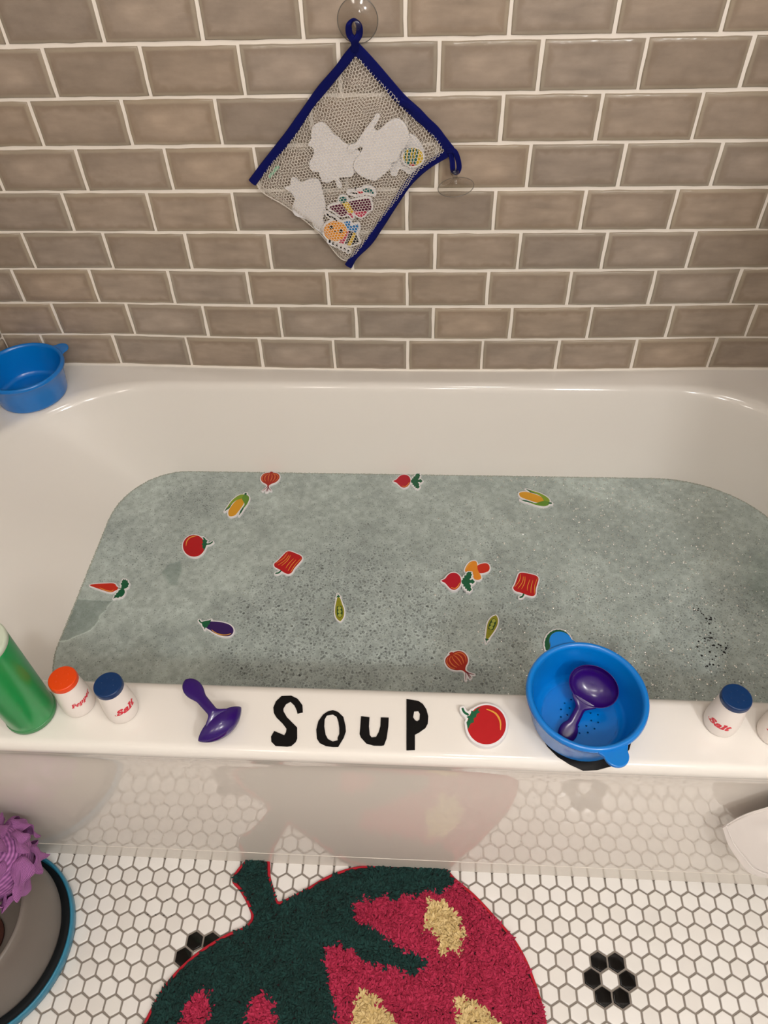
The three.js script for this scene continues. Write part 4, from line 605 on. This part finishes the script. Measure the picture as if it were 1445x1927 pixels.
// ---------------------------------------------------------------- strawberry rug
{
  const rug = thing('strawberry_rug', 'shaggy strawberry-shaped bath rug in red and dark green with cream seeds', 'rug');
  const flip = rugPts.map((p) => new THREE.Vector2(p.x, -p.y)), smoothEdge = rounded(flip, 240), edge = smoothEdge.map((p) => new THREE.Vector2(p.x, -p.y));
  mesh('backing', plate(smoothEdge, 0.006, 0.001).rotateX(-Math.PI / 2).translate(0, 0.0022, 0), std(0x2a1216, 0.95), rug);
  mesh('binding', tube(edge.map((p) => [p.x, 0.0066, p.y]), 0.0029, 700, 8, true), std(0xb30f26, 0.85), rug, 'red stitched binding round the rug');
  const f = (k) => pairs(RUG_FIELDS[k], 1e-4, 1e-4), green = f('green'), last = green[green.length - 1];
  green.push(new THREE.Vector2(last.x - 0.005, 1.17), new THREE.Vector2(last.x - 0.08, 1.26), new THREE.Vector2(-0.3, 1.2), new THREE.Vector2(-0.6, 1.2), new THREE.Vector2(-0.6, 0.7), new THREE.Vector2(0.09, 0.7));
  const down = (p, dz) => p.concat([]); const reds = [f('red1'), f('red2')], creams = [f('cream1'), f('cream2'), f('cream3')];
  for (const p of [...reds, creams[1], creams[2]]) { const a = p[p.length - 1], b = p[0]; p.push(new THREE.Vector2(lerp(a.x, b.x, 0.15), a.y + 0.035), new THREE.Vector2(lerp(a.x, b.x, 0.85), b.y + 0.035)); }
  const r = rng(909), sets = { green: [], red: [], cream: [] }, step = 0.0024;
  for (let z = 0.845; z < 1.5; z += step) for (let x = -0.43; x < 0.28; x += step) {
    const X = x + (r() - 0.5) * step * 1.3, Z = z + (r() - 0.5) * step * 1.3;
    if (!inside(edge, X, Z) || gap(edge, X, Z) < 0.0034) continue;
    const a = X + (fbm(X * 90, Z * 90, 5, 2) - 0.5) * 0.018 + (r() - 0.5) * 0.004, b = Z + (fbm(X * 90, Z * 90, 55, 2) - 0.5) * 0.018 + (r() - 0.5) * 0.004;
    const k = creams.some((p) => inside(p, a, b)) ? 'cream' : reds.some((p) => inside(p, a, b)) ? 'red' : inside(green, a, b) ? 'green' : 'red';
    sets[k].push([X, Z]);
  }
  // one twisted tuft of yarn, bent over
  const tuft = surface((u, v) => { const a = u * Math.PI * 2, rr = 0.00155 * (0.75 + 0.5 * Math.sin(v * Math.PI)) * (v > 0.95 ? 0.35 : 1), bend = v * v * 0.75; return [Math.cos(a) * rr, 0.0088 * v * (1 - 0.35 * v), Math.sin(a) * rr + 0.0088 * bend]; }, 5, 4);
  const o = new THREE.Object3D(), tone = { green: [[0.002, 0.022, 0.019], [0.006, 0.046, 0.04]], red: [[0.33, 0.009, 0.042], [0.5, 0.028, 0.085]], cream: [[0.56, 0.4, 0.16], [0.78, 0.6, 0.3]] };
  for (const k of ['green', 'red', 'cream']) {
    const m = new THREE.InstancedMesh(tuft, new THREE.MeshStandardMaterial({ roughness: 0.95 }), sets[k].length); m.name = `${k}_pile`; m.userData.kind = 'stuff'; m.castShadow = m.receiveShadow = true;
    sets[k].forEach(([x, z], i) => { const flow = fbm(x * 22, z * 22, 71, 2) * 14 + r() * 2.4, s = (k === 'cream' ? 1.15 : 1) * (0.8 + r() * 0.5); o.position.set(x, 0.0062 + r() * 0.0015, z); o.rotation.set((r() - 0.5) * 0.9, flow, (r() - 0.5) * 0.9, 'YXZ'); o.scale.set(s, s * (0.8 + r() * 0.4), s); o.updateMatrix(); m.setMatrixAt(i, o.matrix); const t = r(), c = tone[k]; m.setColorAt(i, new THREE.Color(lerp(c[0][0], c[1][0], t), lerp(c[0][1], c[1][1], t), lerp(c[0][2], c[1][2], t))); });
    rug.add(m);
  }
}

// ---------------------------------------------------------------- mesh bag of foam toys hanging on the wall
const clearPlastic = new THREE.MeshPhysicalMaterial({ color: 0xebe9e6, roughness: 0.1, transmission: 1, thickness: 0, ior: 1.5, specularIntensity: 1 });
const clearEdge = new THREE.MeshPhysicalMaterial({ color: 0xa9a49c, roughness: 0.15, transmission: 0.6, thickness: 0 });
{
  const up = (l) => pairs(l, 1e-4, 1e-4), bag = thing('mesh_toy_bag', 'white net toy bag with blue binding hanging on the tiles', 'toy bag');
  const outline = rounded(up(BAG.net), 90), zFront = (x, y) => 0.02 + 0.024 * smooth(0, 0.024, gap(outline, x, y)), zBack = () => 0.0125;
  const strands = (zf, seed, turn, pitch, w) => {
    const pos = [], idx = [], ct = Math.cos(turn), st = Math.sin(turn), R = pitch / Math.sqrt(3), V = new THREE.Vector3(), A = new THREE.Vector3(), B = new THREE.Vector3(), N = new THREE.Vector3(0, 0, 1);
    for (let j = -60; j <= 60; j++) for (let i = -60; i <= 60; i++) {
      const cx = (i + (j & 1) * 0.5) * pitch, cy = j * pitch * 0.866, corner = (k) => { const a = (k + 0.5) * Math.PI / 3; return [cx + Math.cos(a) * R, cy + Math.sin(a) * R]; };
      for (const k of [0, 1, 2]) {
        const q = [corner(k), corner(k + 1)].map(([x, y]) => { const X = 0.0 + (x * ct - y * st) - 0.07, Y = x * st + y * ct + 1.0; return [X + (fbm(X * 40, Y * 40, seed, 2) - 0.5) * 0.004, Y + (fbm(X * 40, Y * 40, seed + 9, 2) - 0.5) * 0.004]; });
        const mx = (q[0][0] + q[1][0]) / 2, my = (q[0][1] + q[1][1]) / 2; if (!inside(outline, mx, my)) continue;
        A.set(q[0][0], q[0][1], zf(...q[0])); B.set(q[1][0], q[1][1], zf(...q[1])); V.subVectors(B, A).normalize(); const S = new THREE.Vector3().crossVectors(V, N).normalize(); A.addScaledVector(V, -w * 0.25); B.addScaledVector(V, w * 0.25);
        const b = pos.length / 3; for (const P of [A, B]) { pos.push(P.x + S.x * w / 2, P.y + S.y * w / 2, P.z, P.x, P.y, P.z + w * 0.45, P.x - S.x * w / 2, P.y - S.y * w / 2, P.z, P.x, P.y, P.z - w * 0.3); }
        for (let m = 0; m < 4; m++) { const n = (m + 1) % 4; idx.push(b + m, b + n, b + 4 + n, b + m, b + 4 + n, b + 4 + m); }
      }
    }
    const g = new THREE.BufferGeometry(); g.setAttribute('position', new THREE.Float32BufferAttribute(pos, 3)); g.setIndex(idx); g.computeVertexNormals(); return g;
  };
  const net = std(0xe9e0d5, 0.6);
  mesh('net', strands(zFront, 3, 0.12, 0.0053, 0.00082), net, bag).userData.kind = 'stuff';
  mesh('net', strands(zBack, 23, 0.3, 0.0053, 0.0007), net, bag).userData.kind = 'stuff';
  const weave = dataTexture(128, 128, (x, y, c) => { c[0] = c[1] = c[2] = 128 + 70 * Math.sin(x * 0.8 + y * 0.4) + 50 * (hash(x, y, 3) - 0.5); }, false); weave.repeat.set(20, 2);
  const ribbonBlue = std(0x020c62, 0.7, { specularIntensity: 0.4, bumpMap: weave, bumpScale: 0.0003 });
  // binding: a folded ribbon along an edge
  const strip = (pts, half, z, seed) => sweep(rounded3(pts, z, seed), (t) => half * (0.9 + 0.2 * vnoise(t * 9, 1, seed)), () => 0.0032, [0, 0, 1], 60, 12);
  const rounded3 = (pts, z, seed) => pts.map((p, i) => [p.x, p.y, z + (hash(i, seed, 4) - 0.5) * 0.005]);
  mesh('edge_binding', strip(up(BAG.tl), 0.0072, 0.0215, 1), ribbonBlue, bag); mesh('edge_binding', strip(up(BAG.tr), 0.0088, 0.022, 2), ribbonBlue, bag); mesh('edge_binding', strip(up(BAG.rb), 0.0068, 0.0215, 3), ribbonBlue, bag);
  mesh('binding_fold', strip(up(BAG.fold), 0.0065, 0.026, 5), ribbonBlue, bag);
  // bottom seam of the net
  const L0 = nearest([-0.2255, 0.9385]), B0 = nearest([-0.0905, 0.84]), seam = []; for (let i = L0; ; i = (i + (((B0 - L0 + outline.length) % outline.length) < outline.length / 2 ? 1 : outline.length - 1)) % outline.length) { seam.push([outline[i].x, outline[i].y, 0.0185]); if (i === B0) break; }
  mesh('net_seam', tube(seam, 0.0011, 60, 6), net, bag);
  function nearest([x, y]) { let b = 0, d = 9; outline.forEach((q, i) => { const e = (q.x - x) ** 2 + (q.y - y) ** 2; if (e < d) { d = e; b = i; } }); return b; }
  // hanging loops
  const top = up(BAG.tl)[0], rc = up(BAG.tr)[up(BAG.tr).length - 1];
  const loop = (pts, w, n = 50) => sweep(pts, () => w, () => 0.0009, [0, 0, 1], n, 10);
  mesh('hanging_loop', merge([sweep([[top.x + 0.001, top.y - 0.004, 0.026], [top.x - 0.001, top.y + 0.012, 0.031], [top.x - 0.0065, top.y + 0.021, 0.0325], [top.x - 0.0062, top.y + 0.033, 0.0325], [top.x + 0.001, top.y + 0.039, 0.0325], [top.x + 0.0078, top.y + 0.033, 0.0325], [top.x + 0.008, top.y + 0.021, 0.0325], [top.x + 0.002, top.y + 0.012, 0.032], [top.x - 0.001, top.y - 0.004, 0.027]], (t) => 0.0052 - 0.0028 * Math.exp(-(((t - 0.5) / 0.12) ** 2)), () => 0.0012, [0, 0, 1], 60, 10)]), ribbonBlue, bag);
  mesh('side_loop', merge([sweep([[rc.x - 0.006, rc.y + 0.002, 0.026], [rc.x + 0.006, rc.y + 0.003, 0.03], [rc.x + 0.0125, rc.y - 0.008, 0.032], [rc.x + 0.0155, rc.y - 0.024, 0.032], [rc.x + 0.012, rc.y - 0.031, 0.032], [rc.x + 0.0065, rc.y - 0.029, 0.031], [rc.x + 0.004, rc.y - 0.014, 0.029], [rc.x + 0.001, rc.y - 0.002, 0.026]], () => 0.0044, () => 0.0011, [0, 0, 1], 50, 10)]), ribbonBlue, bag);
  // suction cups
  const cupGeo = () => lathe([[0.0302, 0], [0.0306, 0.0006], [0.030, 0.0012], [0.024, 0.0026], [0.016, 0.0058], [0.0095, 0.0102], [0.0072, 0.0132], [0.006, 0.0152]], 56);
  const knobGeo = () => lathe([[0.006, 0.015], [0.0044, 0.018], [0.0044, 0.0225], [0.0068, 0.0245], [0.0074, 0.027], [0.006, 0.0292], [0, 0.0298]], 36);
  for (const [label, at, rx, rz] of [['clear suction cup stuck to the tiles above the net bag', [-0.0713, 1.148, 0.0072], Math.PI / 2, 0], ['clear suction cup dangling from the right corner of the net bag', [rc.x + 0.0115, rc.y - 0.053, 0.0385], 0.1, 0.12]]) {
    const c = thing('suction_cup', label, 'suction cup', at); c.rotation.set(rx, 0, rz); mesh('cup_disc', cupGeo(), clearPlastic, c); mesh('cup_knob', knobGeo(), clearPlastic, c); mesh('cup_edge', new THREE.TorusGeometry(0.0303, 0.0006, 8, 72).rotateX(Math.PI / 2).translate(0, 0.0006, 0), clearEdge, c);
  }
  // foam toys inside the bag, each a flat white shape, some with their printed face to the front
  const inBag = (name, label, bodies, prints, z, grow = 0.0004, mat = whiteFoam) => {
    const root = thing(name, label, 'foam toy', [0, 0, z], 0, 'foam toys in the net bag'), body = grow > 0.001 ? grown(bodies, grow) : bodies[0];
    mesh('foam_body', plate(rounded(body, Math.min(160, body.length * 2)), 0.0036, 0.0006), mat, root); let k = 0.0035;
    for (const [nm, color, soft, l] of prints) { let p = up(l); if (soft) p = rounded(p); mesh(nm, plate(p, 0.0003).translate(0, 0, k), ink(color), root); k += 0.00006; }
    return root;
  };
  inBag('bug_foam_toy', 'white back of a foam toy at upper left inside the net bag', [rounded(up(BAG.whiteA))], [], 0.025);
  inBag('bug_foam_toy', 'white back of a foam toy with two feelers in the net bag', [rounded(up(BAG.whiteB))], [], 0.0305);
  inBag('bug_foam_toy', 'greyish back of a foam toy at lower left in the net bag', [rounded(up(BAG.whiteC))], [], 0.019);
  inBag('bug_foam_toy', 'pale foam toy back at the lower edge of the net bag', [rounded(up(BAG.whiteD))], [], 0.0215);
  inBag('bug_foam_toy', 'white foam toy back behind the striped toy in the net bag', [rounded(up(BAG.whiteE))], [], 0.0165);
  inBag('leaf_foam_toy', 'mint green foam toy behind the left corner of the net bag', [rounded(up(BAG.mint))], [], 0.0145, 0.0004, ink('mint'));
  inBag('striped_foam_toy', 'yellow and teal striped foam toy at the right of the net bag', [rounded(up(BAG.beeOut))], [['printed_body', 'yellow', 1, BAG.bee], ...BAG.bstripes.map((s) => ['printed_stripe', 'teal', 0, s]), ['printed_mouth', 'scarlet', 0, BAG.bred]], 0.026);
  inBag('ladybird_foam_toy', 'foam toy with teal and red print above the butterfly toy in the net bag', [up(BAG.ladyT), up(BAG.ladyR), up(BAG.ladyK)], [['printed_wing', 'teal', 1, BAG.ladyT], ['printed_patch', 'scarlet', 1, BAG.ladyR], ['printed_patch', 'black', 1, BAG.ladyK], ['printed_feeler', 'black', 0, BAG.ladyF]], 0.0265, 0.0052);
  inBag('butterfly_foam_toy', 'maroon-winged butterfly foam toy in the net bag', ['L', 'R', 'P', 'Q', 'Y', 'H'].map((k) => up(BAG['butterfly' + k])), [['printed_wing', 'maroon', 0, BAG.butterflyL], ['printed_wing', 'maroon', 0, BAG.butterflyR], ['printed_wing_tip', 'rose', 0, BAG.butterflyP], ['printed_wing_tip', 'rose', 0, BAG.butterflyQ], ['printed_body', 'yellow', 0, BAG.butterflyY], ['printed_head', 'teal', 1, BAG.butterflyH]], 0.03, 0.0032);
  inBag('bee_foam_toy', 'orange-faced bee foam toy at the bottom of the net bag', ['O', 'B', 'P', 'K', 'Y'].map((k) => up(BAG['ant' + k])).concat([up(BAG.antFeel)], BAG.antLegs.map(up)), [['printed_wing', 'blue', 0, BAG.antB], ['printed_body', 'black', 0, BAG.antK], ['printed_collar', 'rose', 0, BAG.antP], ['printed_stripe', 'yellow', 0, BAG.antY], ...BAG.antLegs.map((l) => ['printed_leg', 'black', 0, l]), ['printed_face', 'orangeface', 1, BAG.antO], ['printed_feeler', 'black', 0, BAG.antFeel], ...BAG.antEyes.map((e) => ['printed_eye', 'black', 1, e]), ['printed_mouth', 'black', 0, BAG.antMouth]], 0.031, 0.0034);
}

// ---------------------------------------------------------------- grey round tub with loofah at the left
{
  const bin = thing('grey_round_tub', 'round grey plastic tub with light blue bottom ring on the floor', 'tub', [-0.719, 0, 1.012]);
  mesh('blue_base_ring', lathe([[0.13, 0.002], [0.147, 0.0022], [0.1525, 0.006], [0.1535, 0.018], [0.1525, 0.024], [0.15, 0.0255], [0.1475, 0.024], [0.1465, 0.012], [0.13, 0.008]], 90), std(0x2f7f9e, 0.35), bin);
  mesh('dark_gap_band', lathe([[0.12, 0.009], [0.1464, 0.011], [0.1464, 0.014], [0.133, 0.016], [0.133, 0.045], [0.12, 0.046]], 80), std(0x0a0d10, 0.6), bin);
  mesh('grey_shell', lathe([[0.13, 0.03], [0.1365, 0.033], [0.1385, 0.042], [0.138, 0.07], [0.135, 0.11], [0.128, 0.145], [0.121, 0.157], [0.1165, 0.159], [0.1135, 0.157], [0.112, 0.148], [0.106, 0.09], [0.098, 0.045], [0.085, 0.034], [0, 0.032]], 90), std(0x6e665f, 0.42), bin);
  const mat = dataTexture(128, 128, (x, y, c) => { const k = (Math.sin(x * 0.8) * Math.sin(y * 0.8) > 0 ? 1 : 0.35); c[0] = 96 * k; c[1] = 48 * k; c[2] = 34 * k; }); mat.repeat.set(4, 4);
  mesh('woven_mat', new THREE.CylinderGeometry(0.04, 0.04, 0.004, 48).translate(0, 0.0355, 0), new THREE.MeshStandardMaterial({ map: mat, roughness: 0.9 }), bin);
  // loofah: crumpled sheets of nylon net round a core
  const thread = dataTexture(256, 256, (x, y, c) => { const a = Math.sin(y * 0.62 + 1.4 * Math.sin(x * 0.09)), b = Math.sin(x * 0.5 + y * 0.12); const t = clamp(0.5 + 0.42 * a + 0.14 * b); c[0] = lerp(112, 184, t); c[1] = lerp(60, 116, t); c[2] = lerp(114, 178, t); }); thread.repeat.set(1.2, 1.1);
  const threadBump = dataTexture(128, 128, (x, y, c) => { c[0] = c[1] = c[2] = 128 + 110 * Math.sin(y * 0.62) * (0.7 + 0.3 * Math.sin(x * 0.5)); }, false); threadBump.repeat.set(2.4, 2.2);
  const puff = new THREE.MeshPhysicalMaterial({ map: thread, bumpMap: threadBump, bumpScale: 0.0006, roughness: 0.75, sheen: 0.5, sheenColor: new THREE.Color(0xd8a0d8), side: THREE.DoubleSide });
  const loofah = thing('loofah', 'purple mesh bath loofah resting on the grey tub', 'loofah', [-0.639, 0.226, 0.94]), r = rng(64);
  mesh('loofah_core', new THREE.SphereGeometry(0.056, 32, 24), puff, loofah);
  const dirs = []; for (let i = 0; i < 22; i++) { const y = 1 - (2 * (i + 0.5)) / 22, q = Math.sqrt(1 - y * y), a = i * 2.39996; dirs.push(new THREE.Vector3(Math.cos(a) * q, y, Math.sin(a) * q)); }
  for (const d of dirs) {  // a gathered sheet: held near the core along its middle, its two long edges frilled outwards
    const side = new THREE.Vector3(r() - 0.5, r() - 0.5, r() - 0.5).cross(d).normalize(), other = new THREE.Vector3().crossVectors(d, side), ph = r() * 6, amp = 0.0055 + r() * 0.0035, R = 0.066 + r() * 0.012, k = 1 + r() * 0.9, len = 1.15 + r() * 0.4, wid = 0.85 + r() * 0.3;
    const g = sheet((u, v) => {
      const a = (u - 0.5) * len, b = (v - 0.5) * wid * Math.sqrt(1.02 - (2 * u - 1) ** 4), edge = Math.abs(v - 0.5) * 2, frill = Math.sin(u * Math.PI * 2 * k + ph + (v > 0.5 ? 1.3 : 0)) * amp * edge * edge;
      const lift = R - 0.026 * (2 * u - 1) ** 4 - 0.016 * (1 - edge) * 0.4 - 0.02 * Math.max(0, edge - 0.72) * (v > 0.5 ? 1 : 0.3) + frill;
      return d.clone().addScaledVector(side, Math.tan(a * 0.5) * 1.05 + 0.05 * Math.sin(v * 7 + ph)).addScaledVector(other, Math.tan(b * 0.6) + 0.16 * Math.sin(u * 6 + ph)).normalize().multiplyScalar(lift).toArray();
    }, 40, 20, 0.0008);
    mesh('net_ruffle', g, puff, loofah);
  }
  const orb = mesh('orange_toy', new THREE.SphereGeometry(0.019, 28, 20).scale(1, 0.8, 1.35), std(0xdb7a2e, 0.45)); orb.position.set(-0.6225, 0.3105, 0.9265); orb.rotation.set(0.4, 0.2, 0); tag(orb, 'orange rounded toy at the left picture edge above the loofah', 'toy');
}

// ---------------------------------------------------------------- white shower curtain at the right, only its lower corner in view
{
  const cloth = new THREE.MeshPhysicalMaterial({ color: 0xe6dfda, roughness: 0.8, sheen: 0.3, sheenColor: new THREE.Color(0xffffff) });
  const curtain = thing('shower_curtain', 'white fabric shower curtain with a stitched hem hanging in from the right edge', 'curtain');
  const hemA = [[0.4795, 0.358, 0.884], [0.506, 0.298, 0.889], [0.531, 0.259, 0.897], [0.562, 0.213, 0.9], [0.6, 0.192, 0.9], [0.67, 0.18, 0.885], [0.76, 0.18, 0.91], [0.84, 0.185, 0.89]].map((p) => new THREE.Vector3(...p));
  const sideA = [[0.4795, 0.358, 0.884], [0.4925, 0.409, 0.885], [0.5122, 0.442, 0.886], [0.56, 0.52, 0.89], [0.62, 0.66, 0.895], [0.68, 0.95, 0.895], [0.7, 1.4, 0.89], [0.705, 1.98, 0.88]].map((p) => new THREE.Vector3(...p));
  const hem = new THREE.CatmullRomCurve3(hemA), side = new THREE.CatmullRomCurve3(sideA), right = new THREE.Vector3(0.84, 0.185, 0.89);
  const fn = (u, v) => { const h = hem.getPoint(u), s = side.getPoint(v), e = lerp(0.84, 0.85, v); const x = lerp(s.x, e, u) + (h.x - lerp(hemA[0].x, 0.84, u)) * (1 - v) ** 2, y = s.y + (h.y - hemA[0].y) * (1 - v) ** 1.4, z = lerp(s.z, 0.89, u) + (h.z - lerp(hemA[0].z, 0.89, u)) * (1 - v) + 0.012 * Math.sin(u * 22) * smooth(0.12, 0.4, v) * smooth(0, 0.12, u); return [x, y, z]; };
  mesh('curtain_cloth', sheet(fn, 90, 70, 0.0008), cloth, curtain);
  const hemBand = sheet((u, v) => { const p = fn(u * 0.6, v * 0.03), q = fn(u * 0.6, 0); return [p[0], p[1] + (0.0), p[2] + 0.0013]; }, 60, 3, 0.0006);
  mesh('hem', hemBand, cloth, curtain);
  const stitch = []; for (let i = 0; i < 90; i++) { const u = (i + 0.2) / 90 * 0.5, a = fn(u, 0.026), b = fn(u + 0.0032, 0.026); stitch.push(tube([[a[0], a[1], a[2] + 0.0019], [(a[0] + b[0]) / 2, (a[1] + b[1]) / 2, a[2] + 0.0024], [b[0], b[1], b[2] + 0.0019]], 0.0004, 3, 5)); }
  const st = mesh('hem_stitching', merge(stitch), std(0xf4eeea, 0.7), curtain); st.userData.kind = 'stuff';
  // side seam and turned edge
  mesh('side_seam', tube(Array.from({ length: 20 }, (_, i) => { const p = fn(0.012, i / 19 * 0.6 + 0.004); return [p[0], p[1], p[2] + 0.0008]; }), 0.0011, 60, 6), cloth, curtain);
  const rod = tag(mesh('curtain_rod', new THREE.CylinderGeometry(0.0125, 0.0125, XR - XL + 0.2, 24).rotateZ(Math.PI / 2).translate(0, 1.995, 0.88), std(0xb8b4ae, 0.25, { metalness: 1 })), 'metal rod carrying the white shower curtain above the tub', 'rod'); void rod;
}

// ---------------------------------------------------------------- lamps of the room (behind and above the photographer)
{
  const glow = (c, k) => new THREE.MeshStandardMaterial({ color: 0xffffff, emissive: new THREE.Color(...c), emissiveIntensity: k, roughness: 0.4 });
  const bar = thing('vanity_light', 'vanity light bar with three round bulbs on the wall opposite the tub', 'lamp', [0.15, 2.02, 2.2]);
  mesh('back_plate', new RoundedBoxGeometry(1.75, 0.11, 0.05, 3, 0.012).translate(0, 0, 0.02), std(0xb9b2a8, 0.3, { metalness: 1 }), bar);
  for (const [x, y, z, power, tint] of BULBS) {
    mesh('bulb_socket', new THREE.CylinderGeometry(0.026, 0.03, 0.1, 28).rotateX(Math.PI / 2).translate(x - 0.15, y - 2.02, z - 2.2 + 0.09), std(0xb9b2a8, 0.3, { metalness: 1 }), bar);
    mesh('bulb', new THREE.SphereGeometry(0.092, 32, 20).translate(x - 0.15, y - 2.02, z - 2.2), glow(tint, 6), bar);
    const l = new THREE.PointLight(new THREE.Color(...tint), power); l.position.set(x, y, z); l.castShadow = true; l.shadow.radius = 4.5; l.name = 'vanity_bulb_light'; scene.add(l);
  }
  const ring = thing('ceiling_light', 'round flush ceiling light in the middle of the bathroom', 'lamp', [0.3, YC, 1.15]);
  mesh('rim', lathe([[0.15, -0.001], [0.17, -0.002], [0.172, -0.03], [0.165, -0.036], [0.155, -0.036], [0.15, -0.03]], 56), std(0xcfc9c0, 0.4), ring);
  mesh('diffuser', lathe([[0.156, -0.034], [0.13, -0.044], [0.08, -0.052], [0, -0.055]], 56), glow(CEILING_COLOR, 3), ring);
  const a = new THREE.RectAreaLight(new THREE.Color(...CEILING_COLOR), CEILING_POWER, 0.26, 0.26); a.position.set(0.3, YC - 0.06, 1.15); a.rotation.x = -Math.PI / 2; a.name = 'ceiling_area_light'; scene.add(a);
}

renderer.render(scene, camera);
